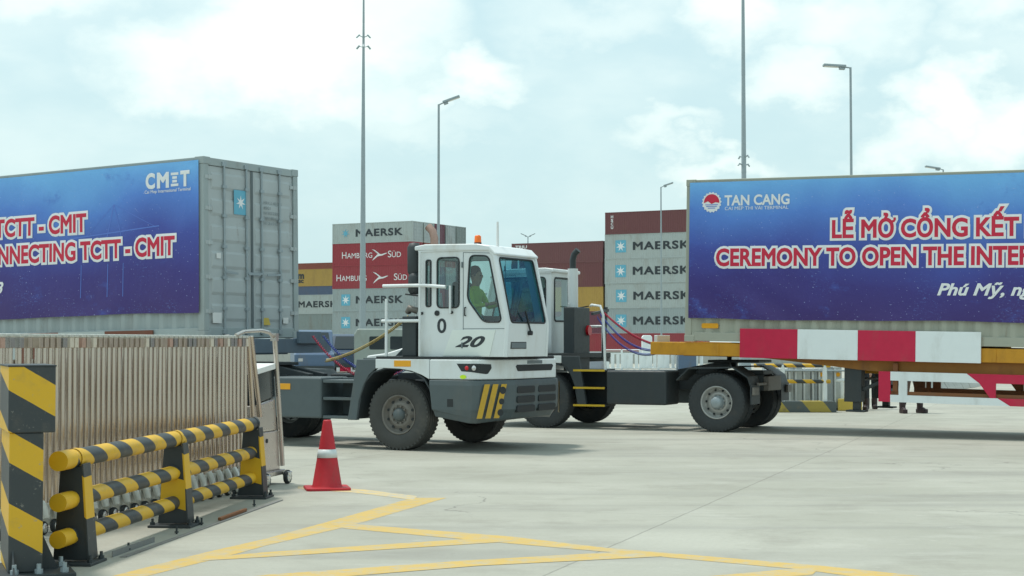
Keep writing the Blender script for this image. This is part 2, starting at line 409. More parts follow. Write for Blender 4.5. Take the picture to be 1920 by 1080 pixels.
def letter(mb, s, O, right, up, width, cap, offset=0.02, shear=0.0, grow=0.0, spacing=1.0, warp=None, lift=0.0):
    """add text to mb: base-left at O, fitted to width, capital height cap"""
    base = text_raw(s, offset, shear, spacing)
    xs = [v.co.x for v in base.vertices]; x0, x1 = min(xs), max(xs)
    sx = width/(x1-x0); sy = cap/CAPM
    me = text_raw(s, offset+grow, shear, spacing) if grow else base
    right = Vector(right); up = Vector(up); n = right.cross(up); O = Vector(O); vs_ = []
    for v in me.vertices:
        p = O + right*((v.co.x-x0)*sx) + up*(v.co.y*sy) + n*(lift+v.co.z*ZS)
        vs_.append(warp(p) if warp else p)
    mb.add(vs_, [tuple(p.vertices) for p in me.polygons]); return mb
def panel(outer, holes, thick, M, name, mat, parent=None, bevel=0):
    """a sheet with real openings: outline and holes in local XY, thickness along local Z, placed by M"""
    cu = bpy.data.curves.new('sheet', 'CURVE'); cu.dimensions = '2D'; cu.fill_mode = 'BOTH'; cu.extrude = thick/2
    for pts in [outer]+list(holes):
        sp = cu.splines.new('POLY'); sp.points.add(len(pts)-1); sp.use_cyclic_u = True
        for i, p in enumerate(pts): sp.points[i].co = (p[0], p[1], 0, 1)
    o = bpy.data.objects.new('sheet', cu); COL.objects.link(o); bpy.context.view_layer.update()
    me = bpy.data.meshes.new_from_object(o.evaluated_get(bpy.context.evaluated_depsgraph_get()))
    COL.objects.unlink(o); bpy.data.objects.remove(o)
    mb = MB(); mb.add([v.co.copy() for v in me.vertices], [tuple(p.vertices) for p in me.polygons])
    return mb.build(name, mat, parent, bevel=bevel, M=M)
# XY sheet -> vertical XZ plane at y
def MXZ(y): return Matrix(((1, 0, 0, 0), (0, 0, -1, y), (0, 1, 0, 0), (0, 0, 0, 1)))

# ------------------------------------------------------------------ ground
def m_ground():
    m, t, b = nodes('weathered_concrete')
    tcn = t.nodes.new('ShaderNodeTexCoord'); mp = t.nodes.new('ShaderNodeMapping'); mp.inputs['Rotation'].default_value = (0, 0, R(19.5))
    t.links.new(tcn.outputs['Object'], mp.inputs['Vector']); sp = t.nodes.new('ShaderNodeSeparateXYZ'); t.links.new(mp.outputs[0], sp.inputs[0])
    big = noise(t, 0.22, 6, 0.6); mid = noise(t, 1.1, 7, 0.65); fine = noise(t, 24, 6, 0.7)
    c = mixc(t, ramp(t, big, 0.3, 0.7), (0.320, 0.316, 0.262), (0.435, 0.429, 0.366))
    c = mixc(t, mth(t, 'MULTIPLY', ramp(t, mid, 0.48, 0.70), 0.6), c, (0.262, 0.252, 0.212))
    c = mixc(t, mth(t, 'MULTIPLY', ramp(t, noise(t, 0.8, 6, 0.7, (1, 2.5, 1), off=(9, 4, 0)), 0.50, 0.70), 0.5), c, (0.47, 0.465, 0.41))
    c = mixc(t, mth(t, 'MULTIPLY', ramp(t, fine, 0.45, 0.7), 0.35), c, (0.30, 0.29, 0.25))
    lane = noise(t, 1.0, 5, 0.6, (0.10, 1.3, 1)) # long faint tyre tracks
    mp2 = t.nodes.new('ShaderNodeMapping'); mp2.inputs['Rotation'].default_value = (0, 0, TH); mp2.inputs['Scale'].default_value = (0.07, 0.9, 1)
    t.links.new(tcn.outputs['Object'], mp2.inputs['Vector']); nn = t.nodes.new('ShaderNodeTexNoise'); nn.inputs['Scale'].default_value = 1.3; nn.inputs['Detail'].default_value = 6
    t.links.new(mp2.outputs[0], nn.inputs['Vector'])
    c = mixc(t, mth(t, 'MULTIPLY', ramp(t, nn.outputs['Fac'], 0.50, 0.70), 0.50), c, (0.24, 0.235, 0.21))
    # oil spots
    vo = t.nodes.new('ShaderNodeTexVoronoi'); vo.inputs['Scale'].default_value = 0.75; t.links.new(tcn.outputs['Object'], vo.inputs['Vector'])
    sp_ = mth(t, 'SUBTRACT', 1.0, ramp(t, mth(t, 'ADD', vo.outputs['Distance'], mth(t, 'MULTIPLY', noise(t, 9, 4), 0.08)), 0.055, 0.085))
    c = mixc(t, mth(t, 'MULTIPLY', sp_, 0.22), c, (0.14, 0.13, 0.11))
    # each slab was poured with its own tone
    wn_ = t.nodes.new('ShaderNodeTexWhiteNoise'); cbx = t.nodes.new('ShaderNodeCombineXYZ')
    t.links.new(mth(t, 'FLOOR', mth(t, 'DIVIDE', mth(t, 'ADD', sp.outputs[0], 3.47), 5.94)), cbx.inputs[0]); t.links.new(mth(t, 'FLOOR', mth(t, 'ADD', mth(t, 'DIVIDE', mth(t, 'ADD', sp.outputs[1], 2.0), 11.0), 0.5)), cbx.inputs[1])
    t.links.new(cbx.outputs[0], wn_.inputs['Vector'])
    c = mixc(t, mth(t, 'MULTIPLY', wn_.outputs['Value'], 0.22), c, (0.30, 0.285, 0.235))
    scuff = mth(t, 'MULTIPLY', ramp(t, noise(t, 2.6, 8, 0.8, (1, 3.0, 1), off=(31, 7, 0)), 0.60, 0.68), 0.55)
    c = mixc(t, scuff, c, (0.56, 0.55, 0.49))
    # slab joints
    wob_ = mth(t, 'MULTIPLY', mth(t, 'SUBTRACT', noise(t, 3, 3), 0.5), 0.03)
    def joint(co, period, off, wd, k):
        q = mth(t, 'FRACT', mth(t, 'DIVIDE', mth(t, 'ADD', mth(t, 'ADD', co, wob_), off), period))
        q = mth(t, 'ABSOLUTE', mth(t, 'SUBTRACT', q, 0.5))
        return mth(t, 'MULTIPLY', mth(t, 'SUBTRACT', 1.0, ramp(t, q, wd*0.4/period, wd*1.3/period)), k)
    j = mth(t, 'MAXIMUM', joint(sp.outputs[0], 5.94, 3.47+2.97, 0.010, 0.38), joint(sp.outputs[1], 11.0, 2.0, 0.010, 0.22))
    # hairline cracks
    cr = t.nodes.new('ShaderNodeTexVoronoi'); cr.feature = 'DISTANCE_TO_EDGE'; cr.inputs['Scale'].default_value = 0.17
    wv = t.nodes.new('ShaderNodeVectorMath'); wv.operation = 'ADD'; tn = t.nodes.new('ShaderNodeTexNoise'); tn.inputs['Scale'].default_value = 1.2; tn.inputs['Detail'].default_value = 6
    t.links.new(tcn.outputs['Object'], tn.inputs['Vector']); t.links.new(tcn.outputs['Object'], wv.inputs[0]); t.links.new(tn.outputs['Color'], wv.inputs[1]); t.links.new(wv.outputs[0], cr.inputs['Vector'])
    ck = mth(t, 'MULTIPLY', mth(t, 'SUBTRACT', 1.0, ramp(t, cr.outputs['Distance'], 0.0008, 0.003)), ramp(t, noise(t, 0.3, 3, off=(3, 3, 0)), 0.52, 0.6))
    j = mth(t, 'MAXIMUM', j, mth(t, 'MULTIPLY', ck, 0.45))
    c = mixc(t, j, c, (0.09, 0.085, 0.075))
    t.links.new(c, b.inputs['Base Color']); t.links.new(mth(t, 'ADD', mth(t, 'MULTIPLY', mid, 0.3), 0.62), b.inputs['Roughness'])
    h = mth(t, 'SUBTRACT', mth(t, 'ADD', mth(t, 'MULTIPLY', fine, 0.4), noise(t, 90, 3)), mth(t, 'MULTIPLY', j, 3))
    bump(t, b, h, 0.45, 0.007); return m
M['ground'] = m_ground()
gmb = MB(); nx = 24
for i in range(nx):
    for k in range(nx):
        pass
gmb.add([(-500, -60, 0), (500, -60, 0), (500, 900, 0), (-500, 900, 0)], [(0, 1, 2, 3)])
tag(gmb.build('ground', M['ground']), 'pale weathered concrete yard with slab joints and stains', kind='structure')

def m_mark():
    m, t, b = nodes('worn_yellow_marking')
    c = mixc(t, noise(t, 2, 5), (0.52, 0.345, 0.085), (0.58, 0.40, 0.12))
    wear = mth(t, 'MULTIPLY', ramp(t, noise(t, 7, 8, 0.75), 0.44, 0.64), 0.75)
    c = mixc(t, wear, c, (0.40, 0.37, 0.28))
    c = mixc(t, mth(t, 'MULTIPLY', ramp(t, noise(t, 50, 4, 0.7), 0.55, 0.65), 0.35), c, (0.40, 0.33, 0.2))
    c = mixc(t, mth(t, 'MULTIPLY', ramp(t, noise(t, 1.3, 7, 0.7, off=(4, 2, 0)), 0.54, 0.64), 0.45), c, (0.40, 0.385, 0.32))
    t.links.new(c, b.inputs['Base Color']); b.inputs['Roughness'].default_value = 0.8; bump(t, b, noise(t, 80, 4), 0.3, 0.004); return m
def m_mark2():
    m, t, b = nodes('faded_yellow_marking')
    c = mixc(t, ramp(t, noise(t, 6, 7, 0.7), 0.40, 0.62), (0.60, 0.45, 0.20), (0.42, 0.41, 0.36))
    t.links.new(c, b.inputs['Base Color']); b.inputs['Roughness'].default_value = 0.85; return m
M['mark'] = m_mark(); M['mark2'] = m_mark2()
mk = MB()
def mark(pts, z, mi=0):
    mk.cur = mi; mk.add([gp(u, v, z) for u, v in pts][::-1], [tuple(range(len(pts)))])
mark([(60, 1112), (211, 1078), (390, 1033), (500, 1008), (618, 976), (774, 932), (838, 932), (655, 985), (500, 1021), (454, 1034), (268, 1080), (140, 1112)], 0.0014)
mark([(612, 979), (648, 979.5), (959, 1004), (1136, 1025), (1535, 1058), (1750, 1080), (2050, 1112), (1800, 1112), (1610, 1080), (1506, 1066), (1210, 1039), (914, 1013), (648, 989)], 0.0019)
mark([(400, 1042), (500, 1033), (914, 1006), (965, 1007), (959, 1013), (500, 1042), (380, 1049)], 0.0024)
mark([(200, 1112), (500, 1075), (880, 1048), (1151, 1033), (1215, 1033), (1240, 1041), (900, 1058), (611, 1081), (330, 1112)], 0.0029)
mark([(1000, 1108), (1299, 1080), (1480, 1064), (1530, 1066), (1520, 1075), (1430, 1081), (1200, 1108)], 0.0024)
mark([(560, 909), (690, 917), (784, 929), (774, 936), (680, 924), (560, 915)], 0.0019, 1)
tag(mk.build('road_marking', [M['mark'], M['mark2']]), 'worn yellow lines painted on the concrete', kind='structure')

# ------------------------------------------------------------------ shipping containers
L40, W8 = 12.19, 2.44
def corr(mb, x0, x1, z0, z1, yo, yi, pitch=0.278, vert=True):
    """trapezoidal corrugation running along x, outer face yo, inner face yi"""
    n = max(1, int(round((x1-x0)/pitch))); p = (x1-x0)/n; xs = []
    for i in range(n):
        a = x0+i*p; xs += [(a, yo), (a+p*0.26, yo), (a+p*0.50, yi), (a+p*0.76, yi)]
    xs.append((x1, yo)); vs_ = []
    for x, y in xs: vs_ += [(x, y, z0), (x, y, z1)]
    mb.add(vs_, [(2*i, 2*i+2, 2*i+3, 2*i+1) for i in range(len(xs)-1)])
def add_frame(mb, H, L=L40, W=W8):
    for x in (0, L-0.13):
        for y in (0, W-0.13): mb.box(x+.004, x+0.126, y+.004, y+0.126, 0.118, H-0.118)
    for y in (0.01, W-0.07):
        mb.box(0.13, L-0.13, y, y+0.06, 0.012, 0.165); mb.box(0.13, L-0.13, y, y+0.06, H-0.085, H-0.008)
    for x in (0.01, L-0.08):
        mb.box(x, x+0.07, 0.13, W-0.13, 0.012, 0.17); mb.box(x, x+0.07, 0.13, W-0.13, H-0.13, H-0.008)
    for x in (0, L-0.178):
        for y in (0, W-0.162):
            for z in (0, H-0.118): mb.box(x-.003, x+0.181, y-.003, y+0.165, z, z+0.118)
def container_parts(root, H, side, door, roof=None, hero=False):
    L, W = L40, W8
    f = MB(); add_frame(f, H); f.build('frame', side, root, bevel=0.008 if hero else 0)
    p = MB(); corr(p, 0.126, L-0.126, 0.16, H-0.08, 0.022, 0.058); p.build('side_panel', side, root)
    p = MB(); corr(p, 0.126, L-0.126, 0.16, H-0.08, W-0.022, W-0.058); p.build('side_panel', side, root)
    r = MB(); r.box(0.05, L-0.05, 0.05, W-0.05, H-0.045, H-0.02)
    for i in range(40): r.box(0.3+i*0.29, 0.42+i*0.29, 0.1, W-0.1, H-0.0195, H-0.012)
    r.build('roof', side, root)
    fl = MB(); fl.box(0.1, L-0.1, 0.08, W-0.08, 0.05, 0.14); fl.build('floor', M['black'], root)
    e = MB(); e.box(0.05, 0.08, 0.12, W-0.12, 0.17, H-0.13)
    for i in range(9): e.box(0.02, 0.05, 0.17+i*0.245, 0.17+i*0.245+0.12, 0.17, H-0.13)
    e.build('front_wall', side, root)
    if not hero:
        d = MB(); d.cur = 0
        for (a, b_) in ((0.13, W/2-0.01), (W/2+0.01, W-0.13)):
            d.box(L-0.075, L-0.045, a, b_, 0.16, H-0.13)
            for k in range(5): d.box(L-0.0448, L-0.02, a+0.08, b_-0.08, 0.3+k*(H-0.5)/5, 0.3+k*(H-0.5)/5+0.25)
        d.build('door', door, root)
        rr = MB()
        for y in (0.42, 0.86, 1.56, 2.02): rr.cyl((L-0.005, y, 0.08), (L-0.005, y, H-0.07), 0.02, seg=6)
        rr.build('lock_rod', M['galv'], root)
_protos = {}
def stack_container(key, H, side, door, s, n, z, label, group, jitter=0.0):
    k = (key, H)
    if k not in _protos:
        root = thing('shipping_container', label, 'container', sn(s, n, z), RZ, group); container_parts(root, H, side, door); _protos[k] = root
    else:
        root = _protos[k].copy(); COL.objects.link(root)
        for ch in _protos[k].children:
            if ch.name.split('.')[0] in ('frame', 'side_panel', 'roof', 'floor', 'front_wall', 'door', 'lock_rod'): c_ = ch.copy(); COL.objects.link(c_); c_.parent = root
    root.location = sn(s, n, z); root.rotation_euler = (0, 0, RZ + jitter)
    root['label'] = label; root['group'] = group; root['category'] = 'container'
    return root
X, Z = (1, 0, 0), (0, 0, 1)
_let = {}
def lettering(root, kind, H):
    key = (kind, H)
    if key in _let:
        for me, nm in _let[key]:
            o = bpy.data.objects.new(nm, me); COL.objects.link(o); o.parent = root
        return
    out = []; Y0 = 0.016
    if kind.startswith('star'):
        m1 = MB(); cz = H/2+0.02; cx = 2.05
        if kind == 'star': flat(m1, (0, Y0, 0), X, Z, [(cx-0.68, cz-0.72), (cx+0.68, cz-0.72), (cx+0.68, cz+0.72), (cx-0.68, cz+0.72)])
        if kind == 'star_pale': pass
        if m1.v: out.append(m1.build('logo_square', M['teal'], root))
        m2 = MB(); star(m2, (cx, Y0-0.004, cz), X, Z, 0.62, 7, 0.36); out.append(m2.build('logo_star', M['whiteink'] if kind == 'star' else M['teal'], root))
        m3 = MB(); letter(m3, 'MAERSK', (3.6, Y0-0.004, cz-0.43), X, Z, 7.15, 0.86, 0.034, spacing=1.12); out.append(m3.build('lettering', M['ink'], root))
    elif kind.startswith('sud'):
        m3 = MB(); a = 0.0 if kind == 'sud1' else -0.85; g = 0.0 if kind == 'sud1' else 0.9; cz = H/2-0.45
        letter(m3, 'H', (1.5+a, Y0, cz), X, Z, 0.68, 0.82, 0.0)
        letter(m3, 'AMBURG', (2.28+a, Y0, cz), X, Z, 3.85, 0.66, 0.0)
        letter(m3, 'S', (8.5+g, Y0, cz), X, Z, 0.52, 0.82, 0.0); letter(m3, 'ÜD', (9.1+g, Y0, cz), X, Z, 1.35, 0.66, 0.0)
        out.append(m3.build('lettering', M['whiteink'], root))
        m4 = MB(); o = 6.0+(0.0 if kind == 'sud1' else 0.15)
        bird = [(0.05, 1.45), (0.55, 1.28), (1.05, 0.85), (1.35, 0.55), (1.75, 0.52), (2.25, 0.72), (2.55, 0.70), (2.2, 0.50), (1.75, 0.28), (1.3, 0.22), (0.95, 0.10), (0.45, -0.35), (0.10, -0.62), (0.42, -0.10), (0.85, 0.38), (1.02, 0.55), (0.75, 0.95), (0.4, 1.22)]
        pts = [(o+x*0.95, cz+0.05+y*0.72) for x, y in bird]
        cc = (o+1.2*0.95, cz+0.05+0.4*0.72); V = [(cc[0], Y0, cc[1])]+[(x, Y0, y) for x, y in pts]
        m4.add(V, [(0, i+1, (i+1) % len(pts)+1) for i in range(len(pts))]); out.append(m4.build('logo_bird', M['whiteink'], root))
    elif kind == 'msc':
        m3 = MB(); letter(m3, 'm', (2.0, Y0, 1.35), X, Z, 1.3, 1.05, 0.05); letter(m3, 'sc', (2.1, Y0, 0.62), X, Z, 1.1, 0.72, 0.04); out.append(m3.build('lettering', M['ink'], root))
    elif kind == 'code':
        m3 = MB()
        for i, ch in enumerate('HSCU'): letter(m3, ch, (0.75, Y0, H-0.70-i*0.42), X, Z, 0.30, 0.32, 0.03)
        out.append(m3.build('lettering', M['whiteink'], root))
    elif kind == 'corner':
        m3 = MB(); letter(m3, 'TRIU', (0.5, Y0, H-0.62), X, Z, 1.6, 0.34, 0.03); out.append(m3.build('lettering', M['whiteink'], root))
    _let[key] = [(o.data, o.name.split('.')[0]) for o in out]

ordin = ['bottom', 'second lowest', 'third lowest', 'fourth lowest', 'fifth lowest', 'topmost']
def stack(s, n, rows, group, where, z=0.0):
    """rows bottom-up: (height, colour key, lettering, words)"""
    for i, (H, c, kind, words) in enumerate(rows):
        pos = 'topmost' if i == len(rows)-1 else ordin[i]
        side = M[c]; door = M['c_door'] if c in ('c_grey', 'c_pale') else side
        r = stack_container(c, H, side, door, s+random.uniform(-.05, .05), n+random.uniform(-.03, .03), z, '%s, %s %s' % (words, pos, where), group)
        if kind: lettering(r, kind, H)
        z += H
GA = 'containers in the tall stack left of the cab'
stack(-118.3, 170.5, [(2.6, 'c_grey', 'star', 'grey container half hidden'), (2.9, 'c_grey', 'star', 'grey star logo container'),
    (2.9, 'c_grey', 'star', 'grey star logo container'), (2.9, 'c_red', 'sud2', 'red container with white bird logo'),
    (2.9, 'c_red', 'sud1', 'red container with white bird logo'), (2.6, 'c_pale', 'star_pale', 'pale faded star container')], GA, 'in the stack behind the light mast')
endcols = ['c_pale', 'c_maroon', 'c_grey', 'c_green']; cnames = {'c_grey': 'grey', 'c_maroon': 'maroon', 'c_pale': 'pale grey', 'c_green': 'grey green', 'c_red': 'red', 'c_rust': 'rust red', 'c_blue': 'slate blue', 'c_brown': 'brown', 'c_tan': 'tan'}
colw = ['first', 'second', 'third', 'fourth', 'fifth']
for k in range(4):
    rows = []; pool = ['c_grey', 'c_red', 'c_rust', 'c_blue', 'c_brown', 'c_green']
    for i in range(5): c = pool[(i*2+k*3) % 6]; rows.append((2.9 if i else 2.6, c, None, '%s container end' % cnames[c]))
    c = endcols[k]; rows.append((2.6, c, None, '%s container end' % cnames[c]))
    stack(-118.3, 170.5+2.7*(k+1), rows, GA, 'in the %s stack behind the front one' % colw[k])
GB = 'containers in the stacks beyond the left container'
stack(-147.3, 198, [(2.9, 'c_grey', None, 'grey container'), (2.9, 'c_green', None, 'grey green ribbed container'), (2.9, 'c_pale', 'star', 'white container with dark lettering')], GB, 'in the low left stack')
stack(-163.2, 222, [(2.6, 'c_blue', None, 'slate blue container'), (2.9, 'c_brown', None, 'brown container'), (2.9, 'c_grey', None, 'grey container'), (2.6, 'c_blue', None, 'slate blue container'), (2.9, 'c_yellow', 'msc', 'ochre yellow container with black letters')], GB, 'in the middle left stack')
stack(-174.3, 238, [(2.6, 'c_rust', None, 'rust red container')]*2+[(2.9, 'c_grey', None, 'grey container'), (2.6, 'c_blue', None, 'slate blue container'), (2.6, 'c_rust', None, 'rust red container'), (2.6, 'c_rust', None, 'rust red container')], GB, 'in the farthest left stack')
GC = 'containers in the stacks between the cabs and the right container'
stack(-79.6, 170.5, [(2.6, 'c_red', None, 'red container'), (2.9, 'c_grey', 'star', 'grey star logo container'), (2.9, 'c_pale', 'star', 'pale star logo container'),
    (2.9, 'c_pale', 'star', 'pale star logo container'), (2.9, 'c_pale', 'star', 'pale star logo container'), (2.6, 'c_brown', 'code', 'maroon container with upright code')], GC, 'in the thin lamp post stack')
stack(-92.05, 170.5, [(2.6, 'c_red', None, 'red container'), (2.6, 'c_maroon', None, 'dark maroon container'), (2.9, 'c_yellow', None, 'ochre yellow container'), (2.9, 'c_brown', None, 'brown container'), (2.5, 'c_brown', 'corner', 'brown container with small white code')], GC, 'in the stack behind the far cab')

# ------------------------------------------------------------------ the two carried containers and their banners
def m_banner():
    m, t, b = nodes('printed_banner_cloth'); a = obj_axis(t)
    g = mth(t, 'ADD', mth(t, 'DIVIDE', a[2], 2.43), mth(t, 'MULTIPLY', mth(t, 'SUBTRACT', noise(t, 0.35, 3), 0.5), 0.55))
    cr = t.nodes.new('ShaderNodeValToRGB'); e = cr.color_ramp.elements
    e[0].position = 0.0; e[0].color = (0.056, 0.032, 0.165, 1); e[1].position = 1.0; e[1].color = (0.18, 0.46, 0.84, 1)
    for p, c_ in ((0.28, (0.052, 0.040, 0.22, 1)), (0.52, (0.060, 0.085, 0.37, 1)), (0.78, (0.10, 0.24, 0.66, 1))):
        q = e.new(p); q.color = c_
    t.links.new(g, cr.inputs[0]); c = cr.outputs[0]
    glow = ramp(t, noise(t, 1.1, 6, 0.7, (1, 1, 1.4), off=(5, 0, 3)), 0.56, 0.74)
    c = mixc(t, mth(t, 'MULTIPLY', glow, 0.65), c, (0.07, 0.14, 0.52))
    fine = mth(t, 'MULTIPLY', ramp(t, noise(t, 16, 6, 0.8, (1, 1, 2.2)), 0.55, 0.68), ramp(t, noise(t, 0.8, 2, off=(1, 0, 7)), 0.50, 0.62))
    c = mixc(t, mth(t, 'MULTIPLY', fine, 0.6), c, (0.17, 0.30, 0.72))
    sp_ = ramp(t, noise(t, 24, 2, 0.5, (1, 1, 1.6), off=(3, 2, 1)), 0.70, 0.73)
    c = mixc(t, mth(t, 'MULTIPLY', sp_, 0.65), c, (0.45, 0.52, 0.80))
    t.links.new(c, b.inputs['Base Color']); b.inputs['Roughness'].default_value = 0.42; b.inputs['Specular IOR Level'].default_value = 0.35
    bump(t, b, mth(t, 'ADD', noise(t, 2.2, 4, 0.6, (1, 1, 0.5)), mth(t, 'MULTIPLY', noise(t, 9, 4, 0.6), 0.25)), 0.5, 0.035); return m
M['banner'] = m_banner()
M['bannerblue'] = plain('pale_print_blue', (0.10, 0.19, 0.60), 0.45)
BW, BH = 12.03, 2.43
def wave(x, z, seed):
    e = min(1.0, min(x, BW-x)/0.5)
    y = 0.006*math.sin(1.9*x+1.7*z+seed) + 0.004*math.sin(5.3*x-2.1*z+2*seed)
    d = (x + 1.1*z - 1.2); corner = math.exp(-((x-1.0)/1.0)**2 - (z/0.7)**2)       # pulled folds rising from the lower corner
    y += 0.016*corner*math.sin(9.5*(z+0.62*x)+seed)
    sag = math.exp(-(z/0.12)**2); y += 0.014*sag*math.sin(2.4*x+seed)
    return y*(0.4+0.6*e)
def make_banner(label, M4, seed):
    root = thing('banner', label, 'banner', group='printed event banners on the carried containers'); root.matrix_world = M4
    wf = lambda p: Vector((p.x, p.y+wave(p.x, p.z, seed), p.z))
    nx_, nz_ = 150, 30; g = MB(); g.smooth = True
    zb = lambda x: 0.010*math.sin(1.3*x+seed)+0.005*math.sin(3.1*x)
    vs_ = []
    for i in range(nx_+1):
        for k in range(nz_+1):
            x = BW*i/nx_; z = BH*k/nz_; z = z + zb(x)*(1-k/nz_)**4
            vs_.append((x, wave(x, z, seed), z))
    g.add(vs_, [(i*(nz_+1)+k, (i+1)*(nz_+1)+k, (i+1)*(nz_+1)+k+1, i*(nz_+1)+k+1) for i in range(nx_) for k in range(nz_)])
    cl = g.build('cloth', M['banner'], root); so = cl.modifiers.new('thickness', 'SOLIDIFY'); so.thickness = 0.003; so.offset = 0; es = cl.modifiers.new('crisp_hem', 'EDGE_SPLIT'); es.split_angle = R(40)
    def T(mb, s, x, z, wd, cap, **k): letter(mb, s, (x, 0, z), X, Z, wd, cap, warp=wf, **k)
    o = MB(); i_ = MB()
    l1 = 'LỄ MỎ CỔNG KẾT NỐI BẾN TCTT - CMIT'; l2 = 'CEREMONY TO OPEN THE INTERGATE CONNECTING TCTT - CMIT'
    for s, x, z, wd, cap in ((l1, 2.62, 1.415, 6.98, 0.285), (l2, 0.52, 0.945, 11.02, 0.285)):
        T(o, s, x, z, wd, cap, offset=0.035, grow=0.10, lift=0.007); T(i_, s, x, z, wd, cap, offset=0.035, lift=0.011)
    xr = lambda s: max(v.co.x for v in text_raw(s, 0.035).vertices)      # the horn of the O is its own small stroke
    x0_ = min(v.co.x for v in text_raw(l1, 0.035).vertices); k_ = 6.98/(xr(l1)-x0_); hx_ = 2.62+(xr('LỄ MỎ')-x0_)*k_
    for mb_, g_, lf in ((o, 0.035, 0.0062), (i_, 0.0, 0.0105)):
        flat(mb_, (0, 0, 0), X, Z, [(hx_-0.05-g_, 1.415+0.225-g_), (hx_+0.01+g_*.6, 1.415+0.25-g_), (hx_+0.035+g_, 1.415+0.29), (hx_+0.03+g_, 1.415+0.325+g_), (hx_-0.01-g_*.3, 1.415+0.325+g_), (hx_-0.01-g_*.3, 1.415+0.285), (hx_-0.06-g_, 1.415+0.27+g_*.3)], lf, wf)
    o.build('lettering_outline', M['whiteink'], root); i_.build('lettering', M['redink'], root)
    d = MB(); T(d, 'Phú Mỹ, ngày 11/8/2023', 4.42, 0.44, 3.22, 0.185, offset=0.03, shear=0.3, lift=0.008); d.build('date_lettering', M['whiteink'], root)
    lg = MB(); T(lg, 'TAN CANG', 0.66, 2.01, 1.20, 0.17, offset=0.03, lift=0.008); T(lg, 'CAI MEP THI VAI TERMINAL', 0.67, 1.925, 1.17, 0.058, offset=0.0, lift=0.008)
    lg.build('logo_lettering', M['whiteink'], root); lg = MB()
    T(lg, 'C', 10.92, 2.04, 0.20, 0.225, offset=0.05, lift=0.008); T(lg, 'M', 11.16, 2.04, 0.25, 0.225, offset=0.05, lift=0.008); T(lg, 'T', 11.65, 2.04, 0.20, 0.225, offset=0.05, lift=0.008)
    for k, (a_, b_) in enumerate(((0.0, 0.16), (0.03, 0.13), (0.03, 0.13), (0.0, 0.16))):
        zz = 2.04+k*0.06; flat(lg, (0, 0, 0), X, Z, [(11.45+a_, zz), (11.45+b_, zz), (11.45+b_, zz+0.042), (11.45+a_, zz+0.042)], 0.008, wf)
    T(lg, 'Cai Mep International Terminal', 10.90, 1.955, 0.97, 0.05, offset=0.01, lift=0.008)
    lg.build('logo_lettering', M['whiteink'], root)
    e = MB(); cx, cz = 0.42, 2.07
    n_ = 36; pts = []
    for q in range(n_*2):
        rr = 0.185 if (q//2) % 2 == 0 else 0.168; a_ = PI*q/n_; pts.append((cx+rr*math.cos(a_), cz+rr*math.sin(a_)))
    V = [wf(Vector((cx, -0.008, cz)))]+[wf(Vector((x, -0.008, z))) for x, z in pts]
    e.add(V, [(0, k+1, (k+1) % len(pts)+1) for k in range(len(pts))]); e.build('emblem', M['whiteink'], root)
    e2 = MB(); pp = [(cx+0.145*math.cos(R(a_)), cz+0.145*math.sin(R(a_))) for a_ in range(-5, 186, 10)]; pp += [(cx-0.07, cz+0.02), (cx, cz-0.03), (cx+0.07, cz+0.0)]
    V = [wf(Vector((cx, -0.012, cz+0.05)))]+[wf(Vector((x, -0.012, z))) for x, z in pp]
    e2.add(V, [(0, k+1, (k+1) % len(pp)+1) for k in range(len(pp))]); e2.build('emblem_red', M['redink'], root)
    e3 = MB()
    for k in range(3):
        zz = cz-0.05-0.03*k; hw = math.sqrt(0.13**2-(cz-zz)**2) if abs(cz-zz) < 0.13 else 0.03
        flat(e3, (0, 0, 0), X, Z, [(cx-hw, zz), (cx+hw, zz), (cx+hw, zz+0.012), (cx-hw, zz+0.012)], 0.012, wf)
    e3.build('emblem_waves', M['bannerblue'], root)
    art = MB()      # faint crane and ship outlines printed near the right-hand end
    def ln(x0, z0, x1, z1, w_=0.014):
        nonlocal art
        dx, dz = x1-x0, z1-z0; l = math.hypot(dx, dz); px, pz = -dz/l*w_/2, dx/l*w_/2; n_ = max(2, int(l/0.3))
        for q in range(n_):
            a_ = q/n_; b_ = (q+1)/n_
            flat(art, (0, 0, 0), X, Z, [(x0+dx*a_-px, z0+dz*a_-pz), (x0+dx*b_-px, z0+dz*b_-pz), (x0+dx*b_+px, z0+dz*b_+pz), (x0+dx*a_+px, z0+dz*a_+pz)], 0.0045, wf)
    ln(10.05, 1.28, 10.22, 1.82, .02); ln(10.38, 1.28, 10.22, 1.82); ln(9.2, 1.30, 11.2, 1.42, .02); ln(10.22, 1.82, 9.6, 1.33, .008); ln(10.22, 1.82, 11.1, 1.42, .008)
    art.build('printed_crane', M['bannerblue'], root)
    for xx in (9.45, 10.05, 10.4): art = MB(); ln(xx, 0.3, xx+0.02, 0.85, .014); art.build('printed_column', M['bannerblue'], root)
    return root

